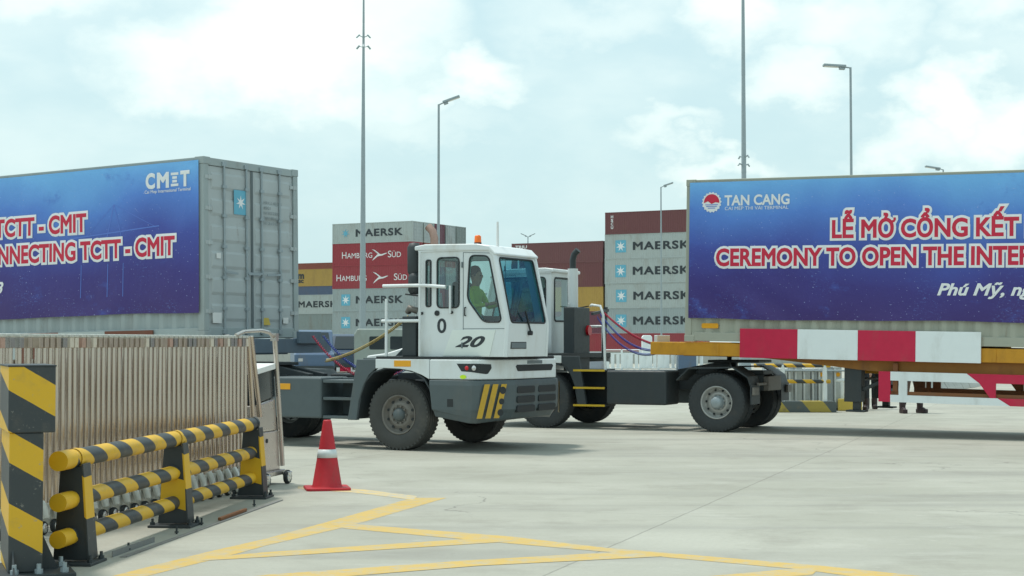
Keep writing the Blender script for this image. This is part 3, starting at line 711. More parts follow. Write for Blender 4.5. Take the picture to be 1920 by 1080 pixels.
def hero_container(label, side, H, M4, grp):
    root = thing('shipping_container', label, 'container', group=grp); root.matrix_world = M4
    container_parts(root, H, side, None, hero=True); return root
RL, RR = -R(0.9), R(1.05)
ROT_L = Matrix.Rotation(RZ-R(1.8), 4, 'Z') @ Matrix.Rotation(RL, 4, 'Y')
ROT_R = Matrix.Rotation(RZ, 4, 'Z') @ Matrix.Rotation(RR, 4, 'Y')
N1, N2 = 20.0, 26.7
PL = sn(-16.33, N1, 1.66)                        # front lower near corner of the left container
PR = sn(-10.90, N2, 1.61)                        # front lower near corner of the right container
ML = Matrix.Translation(PL - ROT_L @ Vector((L40, 0, 0))) @ ROT_L
MR = Matrix.Translation(PR) @ ROT_R
HC = 2.9
contL = hero_container('grey container with closed door end, under a banner, behind the white cab', M['c_grey'], HC, ML, 'containers carried by the two trucks')
contR = hero_container('cream coloured container on the orange trailer, under a banner', M['c_cream'], HC, MR, 'containers carried by the two trucks')
make_banner('blue banner with red lettering on the left container, ending in CMIT logo', ML @ Matrix.Translation((0.08, -0.026, 0.41)), 0.7)
make_banner('blue banner with red lettering on the right container, with round red emblem', MR @ Matrix.Translation((0.08, -0.026, 0.41)), 2.1)
def door_end(root, H, L=L40, W=W8):
    # two door leaves with shallow pressed bands, four lock rods, handles, hinges, gasket
    for (a, b_, nm) in ((0.135, W/2-0.006, 0), (W/2+0.006, W-0.135, 1)):
        d = MB(); d.box(L-0.075, L-0.03, a, b_, 0.165, H-0.135)
        rows_ = 6; hh = (H-0.36)/rows_
        for k in range(rows_):
            z0 = 0.22+k*hh
            d.add([(L-0.0298, a+0.07, z0+0.05), (L-0.0298, b_-0.07, z0+0.05), (L-0.0298, b_-0.07, z0+hh-0.09), (L-0.0298, a+0.07, z0+hh-0.09),
                   (L-0.012, a+0.09, z0+0.10), (L-0.012, b_-0.09, z0+0.10), (L-0.012, b_-0.09, z0+hh-0.13), (L-0.012, a+0.09, z0+hh-0.13)],
                  [(0, 1, 5, 4), (1, 2, 6, 5), (2, 3, 7, 6), (3, 0, 4, 7), (4, 5, 6, 7)])
        dr = d.build('door', M['c_door'], root, bevel=0.006)
        mid = (a+b_)/2
        for y in ((a+0.36, b_-0.16) if nm == 0 else (a+0.22, b_-0.38)):
            r = MB(); r.cyl((L+0.006, y, 0.06), (L+0.006, y, H-0.05), 0.019, seg=10)
            for z in (0.07, H-0.12): r.box(L-0.03, L+0.02, y-0.05, y+0.05, z, z+0.07)
            for z in (0.45, 0.95, 1.45, 1.95, 2.42): r.box(L-0.012, L+0.03, y-0.045, y+0.045, z, z+0.05)
            r.box(L+0.004, L+0.03, y-0.02, y+0.02, 1.00, 1.14)
            r.build('lock_rod', M['galv'], dr, bevel=0.003)
            h = MB(); s_ = 1 if nm else -1
            h.bar((L+0.032, y, 1.07), (L+0.036, y-s_*0.38 if nm else y+0.30, 1.05), 0.012, 0.035); h.build('handle', M['galv'], dr)
        for z in (0.4, 0.95, 1.5, 2.05, 2.55):
            hh_ = MB(); yy = 0.13 if nm == 0 else W-0.13
            hh_.box(L-0.03, L+0.004, yy-0.09, yy+0.09, z, z+0.06); hh_.cyl((L+0.004, yy, z-0.01), (L+0.004, yy, z+0.07), 0.015, seg=8); hh_.build('hinge', M['c_door'], dr)
    gk = MB(); gk.box(L-0.03, L-0.008, W/2-0.022, W/2-0.006, 0.17, H-0.14); gk.box(L-0.029, L-0.01, W/2+0.007, W/2+0.02, 0.17, H-0.14); gk.build('gasket', M['greyink'], root)
    E_ = (L+0.0, 0, 0); Yv = (0, 1, 0)
    q = MB(); flat(q, (L+0.0015, 0.74, 2.02), Yv, Z, [(0, 0), (0.34, 0), (0.34, 0.40), (0, 0.40)]); q.build('logo_square', M['teal'], root)
    q = MB(); star(q, (L+0.004, 0.91, 2.22), Yv, Z, 0.12, 7, 0.36); q.build('logo_star', M['whiteink'], root)
    q = MB(); flat(q, (L+0.003, 0.20, 0.24), Yv, Z, [(0, 0), (0.22, 0), (0.22, 0.17), (0, 0.17)]); q.build('sticker', M['sticker'], root)
    q = MB(); flat(q, (L+0.003, 0.30, 1.28), Yv, Z, [(0, 0), (0.11, 0), (0.11, 0.09), (0, 0.09)]); q.build('sticker', M['sticker'], root)
    q = MB(); flat(q, (L+0.003, 2.0, 0.25), Yv, Z, [(0, 0), (0.14, 0), (0.14, 0.10), (0, 0.10)]); q.build('sticker', M['sticker'], root)
    q = MB(); flat(q, (L+0.003, 1.44, 0.22), Yv, Z, [(0, 0), (0.22, 0), (0.17, 0.12), (0.05, 0.12)]); q.build('warning_sticker', M['stickery'], root)
    for k, (s_, wd) in enumerate((('MRKU 481205', .48), ('45G1', .18), ('MAX GROSS 32 500 KG', .42), ('TARE 3 890 KG', .36), ('NET 28 610 KG', .36))):
        q = MB(); letter(q, s_, (L+0.003, 1.50, 2.24-k*0.085), Yv, Z, wd, 0.05, 0.0); q.build('code_lettering', M['greyink'], root)
    # grime streaks as thin stained film is part of the paint; small dents are not modelled
door_end(contL, HC)
q = MB(); flat(q, (0.32, 0.015, 0.24), X, Z, rrect(0, 0.32, 0, 0.09, 0.03)); q.build('warning_sticker', M['orange'], contR)
# ------------------------------------------------------------------ wheels
def tyre_mesh(wd=0.30, r=0.525):
    mb = MB(); h = wd/2; ri = r*0.545
    prof = [(ri, -h*0.80), (ri+0.03, -h*0.96), (r*0.80, -h*1.02), (r*0.93, -h*0.97), (r*0.985, -h*0.84), (r, -h*0.70)]
    gro = []
    for c in (-0.45, -0.15, 0.15, 0.45):
        gro += [(r, h*(c-0.055)), (r-0.014, h*(c-0.04)), (r-0.014, h*(c+0.04)), (r, h*(c+0.055))]
    back = [(a, -b_) for a, b_ in prof[::-1]]
    mb.lathe(prof+gro+back+[(ri, -h*0.80)], 48)
    for i in range(48):       # shoulder lugs
        a = 2*PI*i/48
        for s_ in (-1, 1):
            Mx = Matrix.Rotation(a, 4, 'Y'); mb.box(r-0.04, r-0.006, s_*h*0.74, s_*h*0.97, -0.016, 0.016, Mx)
    return mb
def rim_mesh(hub=True, r=0.525, wd=0.30, deep=False):
    """steel disc wheel seen from its outer side (-y)"""
    mb = MB(); h = wd/2; ri = r*0.555; o = -h*0.80; d = -h+0.10 if not deep else -h+0.16
    mb.lathe([(ri, h*0.8), (ri-0.02, h*0.6), (ri-0.03, d+0.06), (ri-0.035, d+0.02), (ri-0.028, o+0.03), (ri-0.004, o), (ri+0.006, o-0.012), (ri-0.012, o-0.02), (ri-0.026, o+0.005), (ri-0.04, d), (ri-0.07, d-0.01), (ri-0.11, d-0.045), (0.15, d-0.06), (0.135, d-0.05), (0.0, d-0.05)], 40)
    for i in range(10):
        a = 2*PI*(i+0.5)/10; c, s_ = math.cos(a), math.sin(a)
        mb.cyl((0.125*c, d-0.05, 0.125*s_), (0.125*c, d-0.085, 0.125*s_), 0.014, seg=6)
    mb.cur = 1
    for i in range(10):
        a = 2*PI*i/10; rr = ri-0.072; c, s_ = math.cos(a), math.sin(a)
        mb.cyl((rr*c, d-0.004, rr*s_), (rr*c, d-0.032, rr*s_), 0.021, seg=10)
    mb.cur = 0
    return mb
def holes_mesh(r=0.525, wd=0.30, deep=False):
    mb = MB(); h = wd/2; ri = r*0.555; d = -h+0.10 if not deep else -h+0.16
    for i in range(10):
        a = 2*PI*i/10; rr = ri-0.072; c, s_ = math.cos(a), math.sin(a)
        mb.cyl((rr*c, d-0.004, rr*s_), (rr*c, d-0.032, rr*s_), 0.021, seg=10)
    return mb
def hub_mesh(r=0.525, wd=0.30, deep=False):
    h = wd/2; d = -h+0.10 if not deep else -h+0.16; mb = MB()
    mb.lathe([(0.0, d-0.13), (0.045, d-0.128), (0.06, d-0.12), (0.085, d-0.10), (0.10, d-0.06), (0.10, d-0.03)][::-1], 24); return mb
def wheel(parent, x, y, z, out, tyre_m, rim_m, hub_m, wd=0.30, deep=False, spin=0.2, steer=0.0, bulge=False):
    wr = bpy.data.objects.new('wheel', None); COL.objects.link(wr); wr.parent = parent; wr.location = (x, y, z)
    wr.rotation_euler = (0, 0, (PI if out > 0 else 0)+steer)
    t_ = tyre_mesh(wd).build('tyre', tyre_m, wr); t_.rotation_euler = (0, spin, 0)
    r_ = rim_mesh(wd=wd, deep=deep).build('rim', [rim_m, M['seal']], wr); r_.rotation_euler = (0, spin, 0)
    hm = MB()
    if bulge: hm.lathe([(0.0, -0.19), (0.07, -0.188), (0.095, -0.17), (0.11, -0.10), (0.125, -0.04)][::-1], 24)
    else: hm = hub_mesh(wd=wd, deep=deep)
    hm.build('hub', hub_m, wr)
    return wr

def coil(p0, p1, sag, r=0.028, turns=40, rr=0.0075):
    """coiled air hose hanging between two points"""
    p0 = Vector(p0); p1 = Vector(p1); path = []; n = turns*6
    for i in range(n+1):
        q = i/n; p = p0.lerp(p1, q) - Vector((0, 0, sag*4*q*(1-q))); a = 2*PI*turns*q
        side = Vector((-(p1-p0).y, (p1-p0).x, 0)).normalized()
        path.append(p + side*(r*math.cos(a)) + Vector((0, 0, 1))*(r*math.sin(a)))
    return path

# ------------------------------------------------------------------ terminal tractor: x forward, y to its left, front axle at x = 0
def tractor(label, Mw, first):
    T = thing('terminal_tractor', label, 'truck', group='terminal tractors passing each other'); T.matrix_world = Mw
    W_, S_, B_ = M['white'], M['slate'], M['black']
    # chassis
    c = MB()
    for y in (-0.42, 0.34): c.box(-3.98, 1.25, y, y+0.08, 0.72, 1.0)
    for x in (-3.95, -3.4, -2.4, -1.4, -0.4, 0.6): c.box(x, x+0.1, -0.34, 0.34, 0.75, 0.96)
    c.cyl((0, -0.95, 0.525), (0, 0.95, 0.525), 0.07, seg=12); c.cyl((-3.35, -0.9, 0.525), (-3.35, 0.9, 0.525), 0.10, seg=12); c.cyl((-3.35, -0.24, 0.525), (-3.35, 0.24, 0.525), 0.22, seg=16)
    c.box(-1.7, 0.9, -0.33, 0.33, 0.45, 0.74)
    c.build('chassis', B_, T, bevel=0.01)
    # white body band and lower bumper
    plan = [(0.56, -1.25), (1.26, -1.25), (1.36, -1.20), (1.60, -0.78), (1.64, -0.66), (1.64, 0.66), (1.60, 0.78), (1.36, 1.20), (1.26, 1.25), (0.56, 1.25)]
    b = MB(); b.prism(plan, 1.055, 1.345, 'xy')
    b.build('body_band', W_, T, bevel=0.018, seg=3)
    for sy in (-1, 1):
        arch = [(0.56, 1.345), (0.56, 1.055)] if sy else []
        pts = [(0.555, 1.345), (-0.38, 1.345), (-0.38, 1.205), (-0.25, 1.215), (0.05, 1.205), (0.25, 1.175), (0.42, 1.12), (0.555, 1.055)]
        s_ = MB(); s_.prism(pts, sy*1.25, sy*1.21, 'xz'); s_.build('body_band_side', W_, T, bevel=0.006)
    g = MB(); g.prism([(x*0.985, y*0.985) for x, y in plan], 1.345, 1.385, 'xy'); g.box(-0.38, 0.56, -1.23, 1.23, 1.30, 1.385); g.build('deck_edge', M['seal'], T)
    lv = [(1.045, 1.012, 0.0), (0.97, 1.02, 0.0), (0.62, 1.01, 0.0), (0.50, 0.985, -0.02), (0.42, 0.955, -0.03)]
    bp = MB(); n = len(plan); vs_ = []
    for z, k, dx in lv:
        for (x, y) in plan:
            xx = x*k if x > 0.6 else x + (1.045-z)*0.10
            zz = z + (0.06 if x > 1.5 and z < 0.6 else 0.0) + (0.09*(1-abs(x-0.56)) if z < 0.55 and x < 1.0 else 0)
            vs_.append((xx, y*k, zz))
    fs = [tuple(range(n)), tuple(range((len(lv)-1)*n, len(lv)*n))[::-1]]
    for a in range(len(lv)-1):
        for i in range(n): j = (i+1) % n; fs.append((a*n+i, a*n+j, (a+1)*n+j, (a+1)*n+i))
    bp.add(vs_, fs); bump_ = bp.build('bumper', S_, T, bevel=0.012, seg=3)
    # hazard bars and holes on both bumper corners, vents on the front
    for sy in (-1, 1):
        P0 = Vector((1.375, sy*1.215, 0)); P1 = Vector((1.615, sy*0.80, 0)); d = (P1-P0).normalized(); ln = (P1-P0).length
        nrm = Vector((-sy*d.y, sy*d.x, 0)) if False else (d.cross(Vector((0, 0, 1)))*(1 if sy < 0 else -1))
        k = 1.02
        def onc(a, z, lift=0.006):
            p = P0 + d*a; return Vector((p.x*k, p.y*k, z)) + nrm*lift
        h = MB()
        for a0 in (-0.04, 0.10, 0.24):
            pts = [onc(a0-0.02, 0.50), onc(a0+0.07, 0.50), onc(a0+0.20, 0.99), onc(a0+0.11, 0.99)]
            h.add(pts, [(0, 1, 2, 3)])
        h.build('hazard_stripe', M['orange'] if False else M['yellowhaz'], T)
        for (a0, z, r_) in ((0.37, 0.90, 0.055), (0.35, 0.74, 0.045), (0.33, 0.58, 0.050)):
            h = MB()
            cc = onc(a0, z, 0.009); vsq = [cc]+[cc + d*(r_*math.cos(2*PI*i/14)) + Vector((0, 0, r_*math.sin(2*PI*i/14))) for i in range(14)]
            h.add(vsq, [(0, i+1, (i+1) % 14+1) for i in range(14)]); h.build('tow_hole', M['seal'], T)
        # headlamp slot wraps from the side on to the corner
        h = MB(); yy = sy*1.2535
        h.add([(1.02, yy, 1.285), (1.27, yy, 1.285), (1.27, yy, 1.165), (1.10, yy, 1.175)], [(0, 1, 2, 3)])
        q0 = Vector((1.362, sy*1.203, 0)); q1 = q0+(Vector((1.60, sy*0.78, 0))-q0)*0.42
        h.add([(1.27, yy, 1.285), (q0.x+.003, q0.y+sy*.003, 1.285), (q0.x+.003, q0.y+sy*.003, 1.150), (1.27, yy, 1.165)], [(0, 1, 2, 3)])
        h.add([(q0.x+.004, q0.y+sy*.003, 1.285), (q1.x+.004, q1.y+sy*.003, 1.275), (q1.x+.012, q1.y+sy*.003, 1.22), (q1.x-.03, q1.y+sy*.045, 1.13), (q0.x+.004, q0.y+sy*.003, 1.150)], [(0, 1, 2, 3, 4)])
        hl = h.build('headlight', M['seal'], T)
        for xx, mm, nm, rr in ((1.19, M['redlamp'], 'indicator', 0.032), (1.30, M['lamp'], 'lamp', 0.038)):
            l_ = MB(); y_ = sy*(1.257 if xx < 1.27 else 1.245); l_.lathe([(0.0, -0.012), (rr*0.7, -0.010), (rr, 0.0)][::-1], 16, 'y', (0, 0, 0)); o = l_.build(nm, mm, hl); o.location = (xx, y_, 1.222); o.rotation_euler = (0, 0, 0 if sy < 0 else PI)
    v = MB()
    for z in (0.90, 0.76, 0.62):
        for (y0, y1) in ((-0.62, -0.06), (0.06, 0.62)):
            v.prism([(y0, z-0.035), (y0+0.03, z-0.05), (y1-0.03, z-0.05), (y1, z-0.035), (y1, z+0.035), (y1-0.03, z+0.05), (y0+0.03, z+0.05), (y0, z+0.035)], 1.60, 1.681, 'yz')
    v.build('bumper_vent', M['seal'], T, bevel=0.004)
    gr = MB(); gr.prism([(-0.60, 1.24), (-0.54, 1.17), (0.54, 1.17), (0.60, 1.24), (0.56, 1.265), (-0.56, 1.265)], 1.60, 1.646, 'yz'); gr.build('grille', M['seal'], T)
    gb = MB(); gb.box(1.64, 1.6455, -0.24, 0.24, 1.275, 1.325); gb.build('badge', M['greyink'], T, bevel=0.002)
    for yy in (-1.256, 1.249): o = MB(); o.box(-0.05, 0.24, yy, yy+0.007, 1.235, 1.325); o.build('side_reflector', M['orange'], T, bevel=0.003)
    if first:
        o = MB(); cc = (1.13, -1.2545, 1.095); vsq = [cc]+[(cc[0]+0.055*math.cos(2*PI*i/14), cc[1], cc[2]+0.03*math.sin(2*PI*i/14)) for i in range(14)]
        o.add(vsq, [(0, i+1, (i+1) % 14+1) for i in range(14)]); o.build('lime_sticker', M['lime'], T)
    o = MB(); o.box(0.87, 0.97, -1.268, -1.25, 0.66, 0.82); o.build('latch_recess', M['seal'], T)
    # arch legs and liners behind the front wheels
    for sy in ((-1, 1) if first else (1,)):
        a = [(-0.88, 0.43), (-0.72, 1.34), (-0.385, 1.34), (-0.385, 1.20), (-0.50, 1.11), (-0.60, 0.95), (-0.68, 0.72), (-0.72, 0.43)]
        p = MB(); p.prism(a, sy*1.245, sy*1.16, 'xz'); p.build('wheel_arch', S_ if first else B_, T, bevel=0.01)
        l_ = MB(); prof = [(-0.70, 0.45), (-0.64, 0.80), (-0.56, 1.0), (-0.42, 1.14), (-0.2, 1.20), (0.05, 1.195), (0.28, 1.15), (0.45, 1.05), (0.55, 0.90), (0.62, 0.60)]
        outer = [(x*1.03, z+0.02) for x, z in prof]
        l_.prism(prof+outer[::-1], sy*1.235, sy*0.62, 'xz'); l_.build('arch_liner', B_, T)
    # cab shell (real openings)
    y0, y1 = -1.13, 0.15; top = 2.97
    CF = [(1.76, 1.385), (1.79, 1.86), (1.575, 2.86), (1.50, 2.93)]
    out = [(0.30, 1.385)] + CF + [(0.30, top)]
    dw = round_poly([(1.17, 2.855), (1.485, 2.84), (1.685, 1.93), (1.66, 1.885), (1.40, 1.885), (1.13, 2.22)], 0.085)
    rw = round_poly([(0.62, 2.10), (0.99, 2.10), (0.99, 2.83), (0.62, 2.83)], 0.07)
    sl_ = round_poly([(0.43, 2.12), (0.51, 2.12), (0.51, 2.80), (0.43, 2.80)], 0.03)
    lw_ = round_poly([(0.42, 2.855), (1.40, 2.845), (1.60, 1.93), (1.57, 1.885), (0.80, 1.885), (0.42, 2.20)], 0.085)
    for y, yy in ((y0, 0), (y1, 1)):
        hl_ = [dw, rw, sl_] if yy == 0 else [lw_]
        cs = panel(out, hl_, 0.05, MXZ(y + (0.025 if yy == 0 else -0.025)), 'cab_side', W_, T, bevel=0.008)
        off = 0.012 if yy == 0 else -0.012
        for w_ in hl_:
            gq = MB(); gq.add([(px, y+off, pz) for px, pz in w_], [tuple(range(len(w_)))]); gq.build('window', M['glass'], T)
            fr = MB(); cx = sum(p[0] for p in w_)/len(w_); cz = sum(p[1] for p in w_)/len(w_); path = [(px+(cx-px)*0.0, y-0.003 if yy == 0 else y+0.003, pz) for px, pz in w_]
            fr.tube(path, 0.013, 6, closed=True); fr.build('window_seal', M['seal'], cs)
        sm = MB(); ys = (y-0.004, y-0.001) if yy == 0 else (y+0.001, y+0.004)
        for (a, b_) in (((1.06, 1.42), (1.06, 2.90)), ((1.06, 2.90), (1.50, 2.88)), ((1.06, 1.79), (1.75, 1.79))):
            sm.bar((a[0], sum(ys)/2, a[1]), (b_[0], sum(ys)/2, b_[1]), 0.003, 0.008)
        sm.build('door_seam', M['greyink'], cs)
        hd = MB(); yh = y-0.03 if yy == 0 else y+0.03
        hd.tube([(1.10, y, 1.98), (1.10, yh, 1.98), (1.10, yh, 2.10), (1.10, y, 2.10)], 0.010, 8); hd.build('door_handle', M['seal'], T)
        for zz in (1.55, 2.72):
            hg = MB(); hg.cyl((1.045 if zz < 2 else 1.045, yh if False else (y-0.012 if yy == 0 else y+0.012), zz-0.04), (1.045, (y-0.012 if yy == 0 else y+0.012), zz+0.04), 0.013, seg=10); hg.build('door_hinge', M['greyink'], T)
        gt = MB(); gy = (y-0.02, y-0.002) if yy == 0 else (y+0.002, y+0.02)
        gt.box(0.30, 1.46, gy[0], gy[1], 2.925, 2.945); gt.build('rain_gutter', W_, cs)
    def frontpanel(pa, pb, holes, nm, ins=0.0):
        """sheet across the cab between profile points pa (low) and pb (high); local X = across, Y = up the slope"""
        A = Vector((pa[0], 0, pa[1])); B = Vector((pb[0], 0, pb[1])); u = (B-A).normalized(); r_ = Vector((0, 1, 0)); nn = r_.cross(u)
        Mx = Matrix(((r_.x, u.x, nn.x, A.x), (r_.y, u.y, nn.y, A.y), (r_.z, u.z, nn.z, A.z), (0, 0, 0, 1)))
        Mx = Mx @ Matrix.Translation((0, 0, -0.025))
        ln_ = (B-A).length
        o = panel([(y0+.045, 0), (y1-.045, 0), (y1-.045, ln_), (y0+.045, ln_)], holes, 0.05, Mx, nm, W_, T)
        return o, Mx, ln_
    frontpanel(CF[0], CF[1], [], 'cab_front')
    ws = round_poly([(y0+0.115, 0.02), (y1-0.085, 0.02), (y1-0.115, 0.98), (y0+0.115, 0.98)], 0.06)
    fp, Mx, ln_ = frontpanel(CF[1], CF[2], [ws], 'windscreen_frame')
    gq = MB(); gq.add([Mx @ Vector((a, b_, 0.012)) for a, b_ in ws], [tuple(range(len(ws)))]); gq.build('windscreen', M['wglass'], T)
    fr = MB(); fr.tube([Mx @ Vector((a, b_, 0.028)) for a, b_ in ws], 0.014, 6, closed=True); fr.build('window_seal', M['seal'], fp)
    for k, yy in enumerate((y0, y1)):      # rounded corner pillars
        pl = MB(); pl.tube([(x-0.014, yy+(0.014 if k == 0 else -0.014), z) for x, z in CF], 0.045 if False else 0.036, 10); pl.build('cab_pillar', W_, T)
    rfm = MB(); rfm.prism([(0.24, top-0.02), (1.50, 2.915), (1.60, 2.845), (1.615, 2.875), (1.50, 2.985), (1.30, 3.02), (0.42, 3.035), (0.24, 3.01)], y0-0.03, y1+0.03, 'xz'); rf = rfm.build('cab_roof', W_, T, bevel=0.02, seg=3)
    rp = panel([(y0+.05, 0), (y1-.05, 0), (y1-.05, top-1.385), (y0+.05, top-1.385)], [round_poly([(y0+0.14, 0.62), (y1-0.14, 0.62), (y1-0.14, 1.46), (y0+0.14, 1.46)], 0.08)], 0.05,
               Matrix(((0, 0, -1, 0.325), (1, 0, 0, 0), (0, 1, 0, 1.385), (0, 0, 0, 1))), 'cab_rear', W_, T)
    gq = MB(); gq.add([(0.325, y0+0.13, 2.0), (0.325, y1-0.13, 2.0), (0.325, y1-0.13, 2.85), (0.325, y0+0.13, 2.85)], [(0, 1, 2, 3)]); gq.build('rear_window', M['glass'], T)
    fr = MB(); fr.tube([(0.297, a, 1.385+b_) for a, b_ in round_poly([(y0+0.14, 0.62), (y1-0.14, 0.62), (y1-0.14, 1.46), (y0+0.14, 1.46)], 0.08)], 0.018, 6, closed=True); fr.build('window_seal', M['seal'], rp)
    i_ = MB(); i_.box(0.36, 1.72, y0+.06, y1-.06, 1.388, 1.44); i_.box(1.45, 1.70, y0+.07, y1-.07, 1.44, 1.90); i_.cyl((1.30, -0.44, 1.9), (1.42, -0.44, 1.82), 0.19, seg=18); i_.build('dashboard', M['interior'], T)
    s_ = MB(); s_.box(0.66, 1.12, -0.68, -0.20, 1.72, 1.86); s_.box(0.58, 0.70, -0.66, -0.22, 1.86, 2.50); s_.box(0.6, 0.69, -0.56, -0.32, 2.50, 2.68); s_.box(0.75, 1.0, -0.56, -0.32, 1.44, 1.72); s_.build('seat', M['interior'], T, bevel=0.04, seg=3)
    if first:
        # pressed panel with number, front plate and marks
        pm = MB(); flat(pm, (0, y0, 0), X, Z, [(0.72, 1.40), (1.50, 1.40), (1.60, 1.775), (0.88, 1.775)], 0.012)
        pz = MB(); pz.prism([(0.72, 1.395), (1.50, 1.395), (1.60, 1.775), (0.88, 1.775)], y0-0.010, y0+0.001, 'xz'); pz.build('number_panel', M['panelwhite'], T, bevel=0.004)
        q = MB(); letter(q, '20', (0.93, y0-0.0125, 1.53), X, Z, 0.50, 0.145, 0.035, shear=0.45); q.build('number_lettering', M['ink'], T); q = MB(); letter(q, '0', (0.62, y0-0.0035, 1.735), X, Z, 0.155, 0.20, 0.02); q.build('number_lettering', M['ink'], T)
        ya = (0, 1, 0); up_ = Vector((0.063, 0, 0.998))
        q = MB(); letter(q, '20', (1.779, -0.13, 1.73), ya, up_, 0.13, 0.145, 0.01); q.build('number_lettering', M['ink'], T)
        q = MB(); q.box(1.765, 1.776, -1.0, -0.52, 1.50, 1.60); pt = q.build('number_plate', M['seal'], T, bevel=0.003)
        q = MB(); q.box(1.774, 1.779, -0.985, -0.535, 1.512, 1.588); q.build('plate_face', M['greyink'], pt)
        q = MB()
        for (xx, zz, r_) in ((0.62, 2.02, 0.04), (0.87, 2.03, 0.022), (0.36, 2.02, 0.022)):
            q.cyl((xx, y0-0.02, zz), (xx, y0+0.01, zz), r_, seg=12)
        q.build('lock', M['seal'], T)
    # wiper, beacon, aerial, roof bits
    q = MB(); q.bar((1.82, -0.47, 1.74), (1.80, -0.60, 2.05), 0.02, 0.02); q.cyl((1.77, -0.47, 1.73), (1.84, -0.47, 1.73), 0.035, seg=10); q.build('wiper', M['seal'], T)
    q = MB(); q.cyl((1.20, -0.95, 3.01), (1.20, -0.95, 3.05), 0.055, seg=16); q.build('beacon_base', M['seal'], T)
    q = MB(); q.lathe([(0.0, 0.11), (0.03, 0.108), (0.048, 0.09), (0.052, 0.0)][::-1], 18, 'z', (1.20, -0.95, 3.05)); q.build('beacon', M['beacon'], T)
    q = MB(); q.cyl((1.42, -0.75, 2.98), (1.42, -0.75, 3.36), 0.022, 0.016, seg=8); q.build('aerial', M['sticker'], T)
    # exhaust, air cleaner, mirrors, engine bay box
    q = MB(); q.cyl((-0.02, -0.16, 1.4), (-0.02, -0.16, 3.02), 0.075 if first else 0.10, seg=16); q.build('exhaust_stack', M['white'] if not first else M['black'], T)
    q = MB(); q.tube([(-0.02, -0.16, 3.0), (-0.02, -0.16, 3.20), (-0.05, -0.16, 3.30), (-0.13, -0.16, 3.38)], 0.062, 12); q.build('exhaust_tip', M['exh'] if first else M['black'], T)
    if first:
        q = MB(); q.lathe([(0.0, -0.25), (0.07, -0.24), (0.10, -0.18), (0.105, 0.18), (0.07, 0.25), (0.0, 0.26)], 20, 'z', (0.14, -1.0, 2.82)); q.build('air_cleaner', M['black'], T)
        q = MB(); q.lathe([(0.0, -0.16), (0.07, -0.15), (0.10, -0.10), (0.10, 0.10), (0.07, 0.16), (0.0, 0.17)], 20, 'z', (0.17, -1.03, 2.46)); q.build('air_cleaner', M['black'], T)
        q = MB(); q.box(0.02, 0.26, -1.15, -0.55, 1.385, 1.98); q.build('battery_box', M['black'], T, bevel=0.015)
        q = MB(); q.tube([(0.05, -1.02, 2.05), (0.10, -1.08, 2.10), (0.20, -1.0, 2.06)], 0.05, 8); q.build('pipe_elbow', M['rimdirty'], T)
    else:
        q = MB(); q.box(-0.32, -0.10, -0.30, 0.50, 1.05, 2.26); q.build('engine_box', M['black'], T, bevel=0.02)
        q = MB(); q.cyl((-0.37, -0.18, 1.82), (-0.32, -0.18, 1.82), 0.10, seg=16); q.build('rear_lamp', M['redlamp'], T)
    q = MB(); q.box(0.3, 1.35, 0.30, 1.0, 1.385, 1.58); q.build('engine_cover', W_ if first else M['slate'], T, bevel=0.03, seg=3)
    # boarding platform and white handrails (right side)
    yr = -1.20
    def rail(path, r_=0.022, nm='handrail', mt=None): q = MB(); q.tube(path, r_, 8); return q.build(nm, mt or W_, T)
    if first: rail([(-0.28, yr, 2.43), (0.42, yr, 2.43), (0.80, yr-0.0, 2.40)], 0.026)
    rail([(-0.22, yr, 1.385), (-0.22, yr, 2.24)], 0.024); rail([(-0.30, yr, 1.91), (0.36, yr, 1.91)], 0.024)
    rail([(0.36, yr, 1.39), (0.36, yr, 2.92)], 0.020); rail([(0.86, yr+.03, 2.02), (0.86, yr+.03, 2.42)], 0.018)
    rail([(0.06, -0.05, 1.39), (0.06, -0.05, 2.0), (0.0, 0.0, 2.35)], 0.018); rail([(0.30, -1.165, 2.28), (0.02, -1.05, 2.31)], 0.012, 'bracket', M['seal'])
    rail([(-0.85, 0.95, 2.27), (-0.95, 1.15, 2.28), (-1.12, 1.15, 2.26), (-1.18, 1.15, 2.1), (-1.22, 1.15, 1.08)], 0.024) if not first else rail([(-0.24, 1.15, 1.1), (-0.24, 1.15, 2.35), (0.1, 1.12, 2.40), (0.3, 0.9, 2.36)], 0.022)
    q = MB(); q.box(-0.62 if first else -0.30, 0.30, -1.22, 1.22, 1.30, 1.36); q.build('platform', S_, T, bevel=0.008)
    # right side: fuel tank and steps; left side: tank and yellow-edged steps
    q = MB(); q.prism([(-2.45, 1.06), (-1.38, 1.06), (-1.38, 0.44), (-2.40, 0.44)], -1.22, -0.48, 'xz'); q.build('fuel_tank', S_, T, bevel=0.03, seg=3)
    q = MB(); q.box(-2.22, -1.95, -1.232, -1.221, 0.87, 0.96); q.build('side_reflector', M['orange'], T, bevel=0.003)
    q = MB()
    for z in (0.44, 0.72, 0.98): q.box(-1.36, -0.80, -1.20, -0.75, z, z+0.045)
    q.box(-1.30, -0.84, -0.75, -0.70, 0.44, 1.05); q.build('step', S_, T, bevel=0.006)
    q = MB(); q.box(-2.42, -1.26, 0.50, 1.22, 0.46, 1.08); q.build('fuel_tank', B_, T, bevel=0.04, seg=3)
    for z in (0.42, 0.74, 1.06):
        q = MB(); q.box(-1.24, -0.62, 0.80, 1.23, z, z+0.03); st = q.build('step', B_, T)
        q = MB(); q.box(-1.24, -0.62, 1.23, 1.25, z-0.002, z+0.034); q.build('step_edge', M['yellowpaint'], st)
    q = MB(); q.box(-1.24, -0.5, 0.72, 0.80, 0.42, 1.10); q.build('step_back', B_, T)
